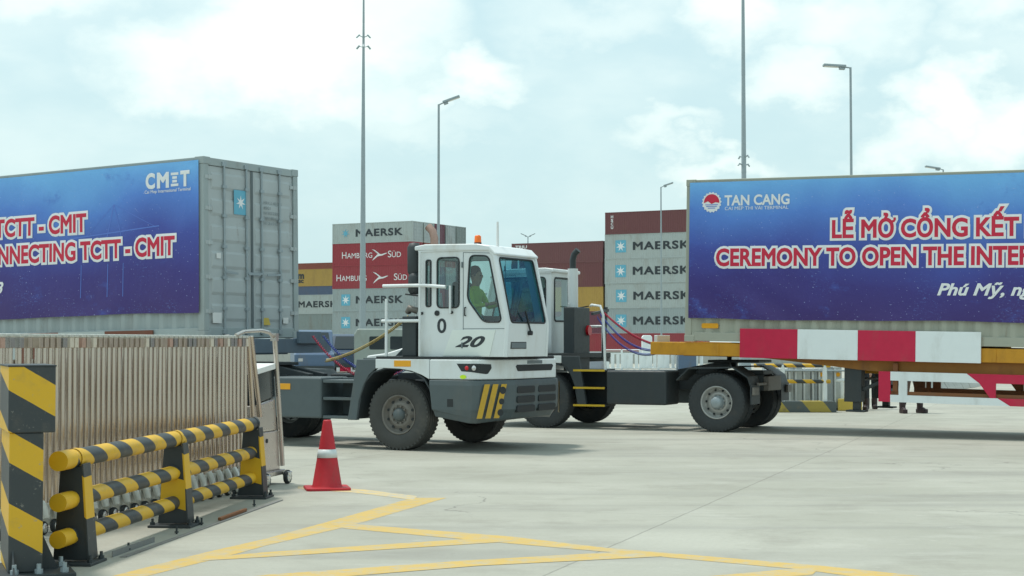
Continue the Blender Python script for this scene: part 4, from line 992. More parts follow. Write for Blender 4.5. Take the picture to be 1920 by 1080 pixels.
    # fifth wheel and rear mudguards
    q = MB(); q.box(-3.95, -2.7, -0.30, 0.30, 1.0, 1.08); q.prism([(-3.9, -0.42), (-3.2, -0.45), (-2.9, -0.30), (-2.9, 0.30), (-3.2, 0.45), (-3.9, 0.42)], 1.22, 1.27, 'xy'); q.bar((-2.3, -0.2, 1.02), (-3.3, -0.2, 1.2), 0.12, 0.14); q.bar((-2.3, 0.2, 1.02), (-3.3, 0.2, 1.2), 0.12, 0.14); q.build('fifth_wheel', B_, T, bevel=0.01)
    for sy in (-1, 1):
        q = MB(); prof = [(-2.62, 0.93), (-2.85, 1.14), (-3.66, 1.16), (-3.93, 0.99), (-3.98, 0.84)]; inn = [(x*1.0+(0.0), z-0.025) for x, z in prof]
        q.prism(prof+inn[::-1], sy*0.60, sy*1.24, 'xz'); q.build('mudguard', B_, T)
        q = MB(); q.box(-4.0, -3.98, sy*0.70, sy*1.22, 0.50, 0.84); q.build('mud_flap', B_, T)
        q = MB(); q.box(-4.06, -4.01, sy*0.95, sy*1.22, 0.66, 0.80); q.build('tail_lamp', M['rimdirty'], T, bevel=0.01)
    q = MB(); q.box(-4.08, -3.985, -0.42, 0.42, 0.72, 0.98); q.bar((-4.035, 0.42, 0.85), (-4.035, 0.94, 0.85), 0.05, 0.05); q.build('rear_crossbar', M['rimdirty'], T, bevel=0.01)
    # wheels
    ft = M['dusty'] if first else M['rubber']; fr_ = M['rimdirty'] if first else M['rimdirty']
    for sy in (-1, 1):
        wheel(T, 0, sy*1.06, 0.525, sy, ft, fr_, S_, 0.33, spin=0.3)
        wheel(T, -3.35, sy*1.07, 0.525, sy, M['rubber'], M['rim'] if not first else M['rimdirty'], M['galv'] if not first else M['rimdirty'], 0.28, deep=True, spin=0.7, bulge=True)
        wheel(T, -3.35, sy*0.75, 0.525, sy, M['rubber'], M['rim'], M['rim'], 0.28, deep=True)
    # coiled air hoses from the cab back to the trailer nose
    if first:
        hs = ((('hose_yellow'), (-0.15, -0.70, 1.98), (-1.9, -0.35, 1.30), 0.10), ('hose_red', (-0.5, 0.3, 1.45), (-2.55, 0.2, 1.70), 0.55), ('hose_blue', (-0.5, 0.5, 1.45), (-2.55, 0.5, 1.70), 0.5))
    else:
        hs = (('hose_red', (-0.80, 0.35, 2.22), (-2.25, 0.45, 1.50), 0.16), ('hose_blue', (-0.90, 0.75, 2.06), (-2.25, 0.6, 1.50), 0.36), ('hose_blue', (-0.90, 0.60, 2.12), (-2.25, 0.5, 1.52), 0.30))
        q = MB(); q.bar((-0.80, 0.20, 1.3), (-0.85, 0.20, 2.26), 0.06, 0.06); q.bar((-0.85, 0.1, 2.2), (-0.88, 0.95, 2.12), 0.05, 0.05); q.build('hose_post', B_, T)
    for k, p0, p1, sag in hs:
        q = MB(); q.tube(coil(p0, p1, sag, 0.022, 70, 0.007), 0.0065, 5); q.build('air_hose', M[k], T)
    return T
M['t_web'] = paint('shaded_orange_trailer_paint', (0.30, 0.13, 0.022), 0.55, dirt=(0.14, 0.06, 0.025), amt=0.6)  # trailer orange darkened to brown: shade below the side beam painted into the colour
M['yellowhaz'] = paint('hazard_yellow_paint', (0.55, 0.33, 0.03), 0.5, amt=0.35, scale=5)
M['panelwhite'] = paint('white_number_panel_paint', (0.74, 0.78, 0.74), 0.4, amt=0.12, var=0.02)
MT1 = Matrix.Translation(sn(-12.72, N1+1.25, 0)) @ Matrix.Rotation(RZ, 4, 'Z')
YAW2 = RZ+R(3.2)+PI
_rear = sn(-13.65+3.35, N2, 0)                   # contact point of the near rear wheel
MT2 = Matrix.Translation(_rear) @ Matrix.Rotation(YAW2, 4, 'Z') @ Matrix.Translation((3.35, -1.21, 0))
t1 = tractor('white terminal tractor numbered 20, nearer one, with slate grey bumper', MT1, True)
t2 = tractor('white cab terminal tractor behind the nearer one, pulling the orange trailer', MT2, False)

# ------------------------------------------------------------------ container trailers: x backwards from the container's front edge, y across, z = 0 at the container floor
def trailer(label, Mw, beam, boards, guard, col2, guard2):
    T = thing('container_trailer', label, 'trailer', group='container trailers'); T.matrix_world = Mw
    bz = 0.0 if beam == M['t_yellow'] else 0.10
    H0 = Mw.translation.z; webm = M['t_web'] if beam == M['t_yellow'] else beam
    out = [(-0.67, -0.02), (12.25, -0.02), (12.25, -0.25), (-0.67, -0.25)]
    web = [(1.2, -0.2505), (12.2, -0.2505), (12.2, -0.46), (3.9, -0.46), (3.3, -0.44), (1.7, -0.29)]
    for y in (0.03, W8-0.13):
        q = MB(); q.prism(out, y, y+0.10, 'xz'); b = q.build('side_beam', beam, T, bevel=0.008)
        q = MB(); q.prism(web, y+(0.12 if y < 1 else -0.12), y+(0.20 if y < 1 else -0.04), 'xz'); q.build('web_plate', webm, b)
        q = MB()
        for xx in (0.6, 2.2, 3.8, 5.4, 7.0, 8.6): q.box(xx, xx+0.05, y-0.012, y, -0.24, -0.03)
        q.build('beam_rib', beam, b)
    q = MB()
    for xx in (-0.60, 0.3, 1.4, 2.6, 3.8, 5.0, 6.2, 7.4, 8.6, 9.8, 11.0, 12.0): q.box(xx, xx+0.12, 0.13, W8-0.13, -0.22, -0.04)
    q.box(-0.67, -0.60, 0.13, W8-0.13, -0.25, -0.02); q.box(-0.3, 3.0, 0.7, 1.7, -0.27, -0.225)
    for yy in (0.75, 1.55): q.box(3.0, 12.2, yy, yy+0.12, -0.50, -0.225)
    q.build('cross_member', beam, T, bevel=0.006)
    q = MB(); q.cyl((0.4, W8/2, -0.35), (0.4, W8/2, -0.26), 0.045, seg=12); q.build('kingpin', M['black'], T)
    q = MB(); q.box(-0.74, -0.672, 0.35, 0.95, -0.10, 0.10); q.build('hose_bracket', M['sticker'] if not beam == M['t_blue'] else M['t_blue'], T, bevel=0.01)
    for y in (-0.035, W8+0.005):
        q = MB(); segs = (1.06, 2.11, 3.17, 4.15, 5.22)
        bo = bpy.data.objects.new('marker_board', None); COL.objects.link(bo); bo.parent = T
        for k in range(4):
            q = MB(); q.box(segs[k]+0.001, segs[k+1]-0.001, y, y+0.03, -0.265-bz, 0.245-bz); q.build('board_panel', boards[k % 2], bo, bevel=0.004)
        if True:
            q = MB()
            for xx in (1.5, 2.9, 4.4): q.box(xx, xx+0.06, y+0.0305 if y < 0 else y-0.03, (y+0.06) if y < 0 else y-0.0005, -0.2, -0.05)
            q.build('board_bracket', beam, bo)
    # landing legs
    for y in (0.18, W8-0.40):
        q = MB(); q.box(2.88, 3.18, y, y+0.22, -0.98, -0.255); q.box(3.02, 3.14, y+0.04, y+0.16, -1.12, -0.95); q.box(2.92, 3.24, y-0.04, y+0.24, -1.15, -1.12); q.bar((3.1, y+0.1, -0.8), (3.9, y+0.1, -0.45), 0.06, 0.06); q.build('landing_leg', M['black'], T, bevel=0.008)
    q = MB(); q.cyl((3.08, 0.38, -0.6), (3.08, W8-0.4, -0.6), 0.025, seg=8); q.build('landing_shaft', M['black'], T)
    # side guards: painted steel frame in two colours split on a slant
    za, zb = -0.44, -0.95
    for y in (0.02, W8-0.06):
        gd = bpy.data.objects.new('side_guard', None); COL.objects.link(gd); gd.parent = T
        near = y < 1; cw, cr_ = (guard[0], guard[1]) if near else (guard2[0], guard2[1])
        t_ = 0.04; bt = 0.15
        w_ = MB()
        w_.prism([(3.72, za), (4.98, za), (5.18, za-bt), (3.72, za-bt)], y, y+t_, 'xz'); w_.prism([(3.72, zb+bt-.03), (5.48, zb+bt-.03), (5.68, zb), (3.72, zb)], y, y+t_, 'xz')
        w_.box(3.86, 4.0, y+.002, y+t_-.002, zb+bt-.03, za-bt); w_.build('guard_panel', cw, gd)
        r_ = MB(); r_.box(3.52, 3.719, y, y+t_, zb, za)
        r_.prism([(4.985, za), (8.6, za), (8.6, za-bt), (5.185, za-bt)], y, y+t_, 'xz'); r_.prism([(5.185, za-bt), (5.45, za-bt), (5.45, zb+bt-.03), (5.36, zb+bt-.03)], y, y+t_, 'xz')
        r_.prism([(5.485, zb+bt-.03), (8.6, zb+bt-.03), (8.6, zb), (5.685, zb)], y, y+t_, 'xz'); r_.box(7.0, 7.2, y+.002, y+t_-.002, zb+bt-.03, za-bt); r_.build('guard_panel', cr_, gd)
        s_ = MB(); s_.box(3.60, 8.5, y+(t_+.001 if near else -0.031), y+(t_+.04 if near else -0.001), zb+bt-0.03, zb+bt+0.03); s_.box(3.75, 3.83, y+(t_+.001 if near else -.04), y+(t_+.07 if near else -.001), zb+.05, -0.3); s_.box(7.2, 7.28, y+(t_+.001 if near else -.04), y+(t_+.07 if near else -.001), zb+.05, -0.3)
        s_.build('guard_stay', M['rustbrown'], gd)
    # rear axles
    for xx in (9.6, 10.95):
        zc = 0.525 - (H0 - (0.0158 if beam == M['t_blue'] else 0.0183)*xx)
        q = MB(); q.cyl((xx, 0.3, zc), (xx, W8-0.3, zc), 0.07, seg=10); q.box(xx-0.5, xx+0.5, 0.68, 0.76, -0.75, -0.60); q.box(xx-0.5, xx+0.5, W8-0.76, W8-0.68, -0.75, -0.60); q.box(xx-.06, xx+.06, 0.66, W8-0.66, -0.62, -0.5); q.build('axle', M['black'], T)
        for y, sy in ((0.17, -1), (0.50, -1), (W8-0.17, 1), (W8-0.50, 1)): wheel(T, xx, y, zc, sy, M['rubber'], M['rimdirty'], M['rimdirty'], 0.28, deep=True)
    return T
MTR = MR
FLIP = Matrix.Translation((L40, 0, 0)) @ Matrix.Scale(-1, 4, X)
trR = trailer('orange yellow container trailer with red and white marker boards', MR, M['t_yellow'], (M['b_red'], M['b_white']), (M['b_white'], M['b_red']), None, (M['rustbrown'], M['rustbrown']))
# the left trailer faces the other way: turned half round about the container's centre
MLT = Matrix.Translation(PL) @ ROT_L @ Matrix.Rotation(PI, 4, 'Z') @ Matrix.Translation((0, -W8, 0))
trL = trailer('slate blue container trailer behind the nearer white tractor', MLT, M['t_blue'], (M['b_red_shade'], M['c_pale']), (M['b_white'], M['b_red_shade']), None, (M['rustbrown'], M['rustbrown']))
# ------------------------------------------------------------------ light masts and lamp posts
def ray(u, v, Y): return Vector(((u-960)/F*Y, Y, CAMH - (v-HOR)/F*Y))
GMST = 'tall light masts'
def mast(u, Y, r0, r1, Ht, zcl, label, ncam):
    p = ray(u, 640, Y); T = thing('light_mast', label, 'mast', (p.x, p.y, 0), 0.3, GMST)
    q = MB(); k = 6
    for i in range(k): q.cyl((0, 0, Ht*i/k), (0, 0, Ht*(i+1)/k), r0+(r1-r0)*i/k, r0+(r1-r0)*(i+1)/k-0.006, seg=16, cap=False)
    q.build('pole', M['galv'], T)
    q = MB(); q.cyl((0, 0, 0), (0, 0, 0.9), r0*1.9, r0*1.6, seg=12); q.cyl((0, 0, 0.9), (0, 0, 2.6), r0*1.45, r0*1.02, seg=12); q.build('base', M['galv'], T)
    for i in range(ncam):
        a = 2*PI*i/ncam+0.3; cs = 0.45 if Y > 100 else 0.22; zz = zcl+(0.7 if i % 2 else -0.6)*cs*1.6; rr = r0+(r1-r0)*zz/Ht; c, s_ = math.cos(a), math.sin(a)
        q = MB(); q.bar((c*rr*.7, s_*rr*.7, zz), (c*(rr+cs), s_*(rr+cs), zz+0.35*cs), 0.06, 0.06)
        q.bar((c*(rr+0.7*cs), s_*(rr+0.7*cs), zz+0.40*cs), (c*(rr+1.4*cs), s_*(rr+1.4*cs), zz-0.25*cs), 0.30*cs, 0.26*cs); q.build('camera', M['galv'], T)
    q = MB()
    for i in range(12):
        a = 2*PI*i/12; q.bar((0, 0, Ht), (1.4*math.cos(a), 1.4*math.sin(a), Ht), 0.08, 0.08); q.box(1.4*math.cos(a)-.3, 1.4*math.cos(a)+.3, 1.4*math.sin(a)-.3, 1.4*math.sin(a)+.3, Ht-0.5, Ht-0.05)
    q.build('floodlight_ring', M['galv'], T)
    return T
mast(680, 150, 0.34, 0.06, 38, 29.8, 'tall galvanised light mast in front of the red and grey container stack', 6)
mast(1396, 92, 0.20, 0.03, 34, 12.0, 'tall galvanised light mast rising behind the right container', 4)
def lamp(u, vtop, Y, Ht, heads, label, r=0.07, base=0.0):
    p = ray(u, vtop, Y); zt = p.z
    T = thing('street_lamp', label, 'street lamp', (p.x, p.y, 0), 0, 'street lamps in the container yard')
    q = MB(); q.cyl((0, 0, 0), (0, 0, zt), r*1.25, r*0.8, seg=12); q.build('pole', M['galv'], T)
    if base: q = MB(); q.lathe([(0.0, base), (0.35, base-.02), (0.42, base*.8), (0.5, 0.0)][::-1], 16, 'z'); q.build('base', M['concrete2'], T)
    else: q = MB(); q.box(-0.2, 0.2, -0.2, 0.2, 0, 0.04); q.cyl((0, 0, 0.04), (0, 0, 0.5), r*1.6, r*1.3, seg=12); q.build('base', M['galv'], T)
    for (dx, dz, ln) in heads:
        d = Vector((dx, 0, dz)).normalized(); a = Vector((0, 0, zt-0.12)); b_ = a + d*0.18 + Vector((0, 0, 0.12))
        q = MB(); q.tube([a, a+Vector((0, 0, .1)), b_], r*0.55, 8); q.build('arm', M['galv'], T)
        q = MB(); Mx = Matrix.Translation(b_) @ d.to_track_quat('X', 'Z').to_matrix().to_4x4()
        q.box(0, ln, -0.14, 0.14, -0.02, 0.07, Mx); q.box(0.02, ln*0.28, -0.10, 0.10, -0.10, -0.02, Mx); hd = q.build('lamp_head', M['galv'], T, bevel=0.02)
        q = MB(); q.box(ln*0.35, ln*0.95, -0.11, 0.11, -0.03, -0.021, Mx); q.build('lens', M['sticker'], hd)
lamp(822, 194, 64, 12, [(0.94, 0.34, 0.72)], 'street lamp above the cab roof with its head turned right', 0.055)
lamp(1598, 124, 58, 12, [(-0.998, 0.06, 0.82)], 'tall street lamp behind the right container with its head turned left', 0.052)
lamp(1240, 350, 99, 12, [(0.93, 0.30, 0.62)], 'thin street lamp standing in front of the grey star logo stack', 0.05, 1.2)
lamp(1771, 317, 90, 12, [(-0.98, 0.15, 0.85)], 'street lamp of which only the head shows above the right container', 0.05)
lamp(990, 444, 215, 17, [(0.9, 0.4, 0.9), (-0.9, 0.4, 0.9)], 'distant twin headed lamp above the brown container', 0.08)

# ------------------------------------------------------------------ folded stainless gate
def gate(label, loc, rz, x0, x1, sp, scale=1.0):
    T = thing('folding_gate', label, 'gate', loc, rz, None); T.scale = (scale, scale, scale)
    Hg, Wg = 1.65, 0.55; rnd = random.Random(5)
    cols = [(0.42, 0.33, 0.26), (0.55, 0.42, 0.33), (0.20, 0.22, 0.26), (0.50, 0.25, 0.20), (0.38, 0.32, 0.27), (0.58, 0.50, 0.42), (0.25, 0.24, 0.24)]
    x = x0; i = 0; xs = []
    while x < x1-0.02:
        xs.append(x); x += sp*(1.35 if x < x0+0.75 else 1.0)*rnd.uniform(0.93, 1.07)
    for i, x in enumerate(xs):
        lean = rnd.uniform(-.006, .006); q = MB()
        q.tube([(x+lean*2, 0, Hg-0.10), (x+lean, 0, 1.0), (x, 0, 0.20)], 0.0265, 14)
        p = q.build('post', M['inox'], T)
        q = MB(); q.box(x+lean*2-0.031, x+lean*2+0.031, -0.031, 0.031, Hg-0.10, Hg-0.015); q.build('post_cap', M['gatecap%d' % rnd.choice((0, 0, 1, 2, 2, 0, 0, 3))], p, bevel=0.004)
        q = MB(); q.box(x+lean*2-0.034, x+lean*2+0.034, -0.035, Wg+0.03, Hg-0.012, Hg+0.018); q.build('top_bar', M['inoxlite'], p, bevel=0.006)
        if i % 2 == 0:
            q = MB(); q.tube([(x+lean*2, Wg, Hg-0.02), (x, Wg, 0.20)], 0.024, 8); q.build('rear_post', M['inox'], T)
            q = MB(); q.prism([(-0.035, 0.25), (0.035, 0.25), (0.05, 0.12), (0.03, 0.06), (-0.03, 0.06), (-0.05, 0.12)], -0.045, 0.045, 'xz', )
            q.tube([(0, -0.045, 0.27), (0, -0.08, 0.21), (0, -0.10, 0.14)], 0.034, 10)
            ft = q.build('foot', M['inoxlite'], p, bevel=0.008, M=Matrix.Translation((x, 0, 0)))
            q = MB(); q.lathe([(0.012, -0.02), (0.052, -0.02), (0.058, -0.008), (0.058, 0.012), (0.052, 0.022), (0.012, 0.022)], 20, 'y', (x+0.0, -0.07, 0.058)); q.build('caster', M['seal'], p)
            q = MB(); q.lathe([(0.0, -0.030), (0.02, -0.029), (0.036, -0.024), (0.040, -0.0205)][::-1], 16, 'y', (x, -0.07, 0.058)); q.build('caster_hub', M['chrome'], p)
    q = MB(); a = None
    for k in range(len(xs)-1):            # scissor links between the frames, deep inside
        for z0, z1 in ((0.35, 1.45), (1.45, 0.35)): q.bar((xs[k], 0.28, z0), (xs[k+1], 0.28, z1), 0.012, 0.03)
    q.build('scissor_links', M['inox'], T)
    # leading frames lean towards the head unit
    for dx, ln in ((0.03, 0.10), (0.16, 0.16)):
        q = MB(); q.tube([(x1+dx-ln+0.05, -0.02, Hg+0.01), (x1+dx+ln-0.02, -0.02, 0.78)], 0.028, 12); q.build('leaning_post', M['inox'], T)
    # head unit
    h = bpy.data.objects.new('head_unit', None); COL.objects.link(h); h.parent = T
    hx = x1+0.30
    q = MB(); q.tube([(hx+0.36, -0.03, Hg+0.03), (hx+0.44, -0.03, 1.2), (hx+0.60, -0.03, 0.20)], 0.028, 12); q.tube([(hx+0.36, Wg, Hg+0.03), (hx+0.44, Wg, 1.2), (hx+0.60, Wg, 0.20)], 0.028, 12)
    q.tube([(x1-0.35, -0.03, Hg+0.02), (x1-0.15, -0.03, Hg+0.06), (hx+0.0, -0.03, Hg+0.075), (hx+0.20, -0.03, Hg+0.055), (hx+0.36, -0.03, Hg)], 0.02, 10)
    q.box(hx+0.325, hx+0.395, -0.065, 0.005, Hg-0.04, Hg+0.045)
    q.build('head_frame', M['inox2'], h)
    q = MB(); q.prism([(hx-0.12, 1.30), (hx+0.42, 1.36), (hx+0.435, 1.30), (hx-0.12, 1.24)], -0.03, Wg, 'xz'); q.build('head_shelf', M['sticker'], h, bevel=0.005)
    q = MB(); q.prism([(hx-0.08, 1.24), (hx+0.42, 1.30), (hx+0.46, 0.98), (hx-0.08, 0.92)], 0.0, Wg-0.05, 'xz'); q.build('display', M['carglass'], h, bevel=0.01)
    q = MB(); q.prism([(hx-0.14, 0.90), (hx+0.44, 0.97), (hx+0.50, 0.60), (hx-0.14, 0.60)], -0.01, Wg-0.03, 'xz'); q.build('head_cover', M['inox2'], h, bevel=0.02, seg=3)
    q = MB(); q.prism([(hx+0.0, 0.598), (hx+0.51, 0.598), (hx+0.58, 0.16), (hx+0.0, 0.16)], -0.012, Wg-0.02, 'xz'); q.build('motor_box', M['inoxpink'], h, bevel=0.01)
    q = MB(); q.cyl((hx+0.20, -0.02, 0.50), (hx+0.20, -0.005, 0.50), 0.025, seg=12); q.build('lock', M['seal'], h)
    q = MB(); q.box(hx-0.1, hx+0.62, -0.06, Wg, 0.10, 0.16); q.build('base_bar', M['inox2'], h, bevel=0.01)
    for xx, yy in ((hx+0.02, -0.09), (hx+0.56, -0.11), (hx+0.02, Wg), (hx+0.56, Wg)):
        q = MB(); q.lathe([(0.015, -0.025), (0.07, -0.025), (0.078, -0.01), (0.078, 0.015), (0.07, 0.025), (0.015, 0.025)], 24, 'y', (xx, yy, 0.078)); w_ = q.build('caster', M['seal'], h)
        q = MB(); q.lathe([(0.0, -0.036), (0.03, -0.034), (0.05, -0.028), (0.056, -0.0255)][::-1], 20, 'y', (xx, yy, 0.078))
        for kk in range(5): q.bar((xx+0.03*math.cos(kk*2*PI/5), yy-0.034, 0.078+0.03*math.sin(kk*2*PI/5)), (xx+0.066*math.cos(kk*2*PI/5), yy-0.028, 0.078+0.066*math.sin(kk*2*PI/5)), 0.008, 0.012)
        q.build('caster_hub', M['chrome'], w_)
        q = MB(); q.prism([(xx-0.05, 0.14), (xx+0.06, 0.14), (xx+0.05, 0.09), (xx-0.03, 0.09)], yy-0.035, yy+0.05, 'xz'); q.build('fork', M['chrome'], h, bevel=0.01)
    return T
M['panel0'] = paint('pale_stained_panel', (0.46, 0.49, 0.48), 0.7, dirt=(0.16, 0.17, 0.16), amt=0.6, scale=3); M['panel1'] = paint('light_grey_panel', (0.60, 0.63, 0.62), 0.6, dirt=(0.3, 0.3, 0.28), amt=0.5, scale=4); M['panel2'] = paint('grey_panel', (0.34, 0.37, 0.38), 0.7, dirt=(0.12, 0.13, 0.13), amt=0.6, scale=3)
M['gatecap0'] = paint('stained_steel_cap', (0.46, 0.38, 0.31), 0.35, 0.5, amt=0.5, scale=20); M['gatecap1'] = paint('grey_steel_cap', (0.34, 0.33, 0.32), 0.3, 0.6, amt=0.4, scale=20)
M['gatecap2'] = paint('peeling_label_cap', (0.62, 0.55, 0.46), 0.5, 0.0, dirt=(0.28, 0.14, 0.08), amt=0.8, scale=30); M['gatecap3'] = paint('red_label_cap', (0.46, 0.29, 0.23), 0.5, 0.0, amt=0.6, scale=30)
M['inoxlite'] = paint('bright_steel_top', (0.60, 0.60, 0.55), 0.35, 0.35, dirt=(0.4, 0.4, 0.34), amt=0.5, scale=12)
M['inoxpink'] = paint('warm_steel_panel', (0.60, 0.53, 0.48), 0.3, 0.7, dirt=(0.4, 0.3, 0.22), amt=0.3, scale=3)
gA = Vector((-3.92, 13.45, 0)); gB = Vector((-2.64, 18.18, 0)); ga = math.atan2(gB.y-gA.y, gB.x-gA.x)
gate('long folded stainless steel gate behind the yellow and black pipe rail', gA, ga, -0.95, 4.03, 0.098)
T = thing('panel_stack', 'stack of pale stained panels behind the low striped block under the right trailer', 'panel stack', ray(1432, 0, 37.4).xy.to_3d(), R(-2))
rnd = random.Random(11); x = 0.0; k = 0
while x < 1.75:
    wd = rnd.uniform(0.13, 0.24); q = MB(); q.box(x, x+wd-0.012, rnd.uniform(0, 0.05), 0.40, 0.06, 1.0+rnd.uniform(-.03, .05)); pn = q.build('panel', M['panel%d' % rnd.choice((0, 0, 1, 2))], T, bevel=0.008)
    q = MB(); q.box(x+0.02, x+0.05, -0.03, 0.0, 0.05, 0.98); q.build('upright', M['panel1'], pn)
    if k in (1, 7, 9): q = MB(); q.cyl((x+wd/2, -0.004, 0.84), (x+wd/2, 0.002, 0.84), 0.05, seg=14); q.build('sticker', M['orange'], pn)
    x += wd; k += 1
q = MB(); q.box(-0.05, 1.85, -0.05, 0.42, 0.0, 0.06); q.build('pallet', M['dark'], T)
q = MB(); q.cyl((-0.05, -0.06, 0.93), (1.85, -0.06, 0.93), 0.022, seg=10); q.build('top_rail', M['galv'], T)

# ------------------------------------------------------------------ yellow and black pipe rail
rA = Vector((-3.17, 11.62, 0)); rB = Vector((-2.67, 16.49, 0)); ra = math.atan2(rB.y-rA.y, rB.x-rA.x); RLn = (rB-rA).length
G = thing('pipe_barrier', 'yellow and black striped pipe rail bolted to the concrete beside the gate', 'barrier', rA, ra)
for z, r_ in ((0.758, 0.068), (0.465, 0.062), (0.205, 0.060)):
    q = MB(); q.cyl((-0.10, 0, z), (RLn+0.04, 0, z), r_, seg=28, cap=False); rl = q.build('rail', M['railstripe'], G)
    q = MB(); q.cyl((-0.30, 0, z), (-0.10, 0, z), r_*1.04, seg=28); q.build('end_sleeve', M['yellow'], rl, bevel=0.006)
    if z > 0.7:
        for xx in (0.0, RLn*0.48, RLn): q = MB(); q.cyl((xx-0.03, 0, z), (xx+0.03, 0, z), r_+0.006, seg=28, cap=False); q.build('collar', M['dark'] if xx > 4 else M['yellow'], rl)
bm_ = 0
for k, xx in enumerate((0.0, RLn*0.48, RLn)):
    ps = bpy.data.objects.new('post', None); COL.objects.link(ps); ps.parent = G; ps.location = (xx, 0, 0)
    q = MB(); fr = [(-0.085, 0.70), (0.085, 0.70), (0.135, 0.03), (-0.135, 0.03)]
    q.prism(fr, -0.045, 0.0, 'yz'); q.build('post_plate', M['dark'], ps, bevel=0.004)
    if k:
        q = MB(); q.add([(-0.0472, -0.112+0.01, 0.40), (-0.0472, 0.112-0.01, 0.46), (-0.0472, 0.128-0.012, 0.20), (-0.0472, -0.125+0.012, 0.14)], [(0, 1, 2, 3)]); q.build('yellow_band', M['yellow'], ps)
    q = MB(); q.add([(-0.047, -0.086, 0.72), (0.115, -0.080, 0.72), (0.135, -0.136, 0.03), (-0.047, -0.136, 0.03), (-0.047, -0.070, 0.72), (0.115, -0.065, 0.72), (0.135, -0.118, 0.03), (-0.047, -0.118, 0.03)],
                     [(0, 1, 2, 3), (4, 7, 6, 5), (0, 4, 5, 1), (1, 5, 6, 2), (2, 6, 7, 3), (3, 7, 4, 0)])
    q.build('post_side', M['poststripe'], ps, bevel=0.003)
    q = MB(); q.box(-0.16, 0.17, -0.19, 0.19, 0.0, 0.022); q.build('base_plate', M['dark'], ps, bevel=0.004)
    for (bx, by) in ((-0.10, -0.165), (0.12, -0.165), (-0.10, 0.165), (0.12, 0.165)):
        q = MB(); q.cyl((bx, by, 0.022), (bx, by, 0.045), 0.022, seg=6, smooth=False); q.cyl((bx, by, 0.045), (bx, by, 0.075), 0.012, seg=8); q.build('bolt', M['black'], ps)

# ------------------------------------------------------------------ striped gate post at the left edge
B = thing('gate_pillar', 'wide yellow and black striped steel pillar at the left edge', 'pillar', (-3.315, 11.12, 0), R(22))
q = MB(); q.box(-0.185, 0.125, -0.18, 0.55, 0.98, 1.435); q.build('upper_box', M['bollard'], B, bevel=0.008)
q = MB(); q.box(-0.19, 0.13, -0.185, 0.555, 1.430, 1.442); q.build('top_cap', M['dark'], B, bevel=0.003)
q = MB(); q.box(-0.175, 0.05, -0.165, 0.50, 0.03, 0.98); q.build('column', M['bollard'], B, bevel=0.008)
q = MB(); q.box(-0.30, 0.26, -0.30, 0.42, 0.0, 0.03); q.build('base_plate', M['dark'], B, bevel=0.004)
q = MB(); q.prism([(0.05, 0.03), (0.17, 0.03), (0.05, 0.30)], -0.02, 0.0, 'xz'); q.prism([(-0.28, 0.03), (-0.15, 0.03), (-0.15, 0.20)], -0.152, -0.14, 'yz'); q.build('gusset', M['dark'], B)
for bx, by in ((0.19, -0.22), (0.02, -0.23), (-0.14, -0.23), (0.2, 0.1)):
    q = MB(); q.cyl((bx, by, 0.03), (bx, by, 0.06), 0.028, seg=6, smooth=False); q.cyl((bx, by, 0.06), (bx, by, 0.095), 0.016, seg=8); q.build('bolt', M['galv'], B)

# ------------------------------------------------------------------ steel angle on the ground, cone
sA = Vector((-2.87, 11.94, 0)); sB = Vector((-2.32, 16.22, 0)); sa = math.atan2(sB.y-sA.y, sB.x-sA.x); SLn = (sB-sA).length
S = thing('steel_angle', 'weathered steel angle strip lying along the pipe rail', 'steel strip', sA, sa)
q = MB(); q.box(0, SLn, -0.006, 0.045, 0.001, 0.005); q.box(0, SLn, -0.010, -0.006, 0.001, 0.010); q.box(0, 0.9, 0.10, 0.105, 0.001, 0.045); q.build('angle', M['strip'], S)
for xx in (0.35, 1.45, 2.1, 3.7): q = MB(); q.cyl((xx, 0.11, 0), (xx, 0.11, 0.065), 0.009, seg=8); q.cyl((xx, 0.11, 0.012), (xx, 0.11, 0.022), 0.018, seg=6); q.build('anchor_bolt', M['black'], S)
q = MB(); q.box(2.4, 3.2, 0.03, 0.06, 0.008, 0.035); q.build('rusty_stub', M['rustbrown'], S, bevel=0.003)
cn = thing('traffic_cone', 'red traffic cone with one white band on the concrete', 'cone', (-2.01, 17.45, 0), R(12))
q = MB(); q.prism(rrect(-0.24, 0.24, -0.24, 0.24, 0.05), 0.0, 0.028, 'xy'); q.build('base', M['cone'], cn, bevel=0.006)
q = MB(); q.lathe([(0.172, 0.028), (0.160, 0.045), (0.112, 0.33), (0.094, 0.43), (0.046, 0.735), (0.040, 0.75), (0.030, 0.752), (0.028, 0.70)], 32, 'z'); q.build('body', M['cone'], cn)
q = MB(); q.lathe([(0.1105, 0.345), (0.1135, 0.345), (0.0965, 0.435), (0.094, 0.435)], 32, 'z'); q.build('reflective_band', M['conewhite'], cn)

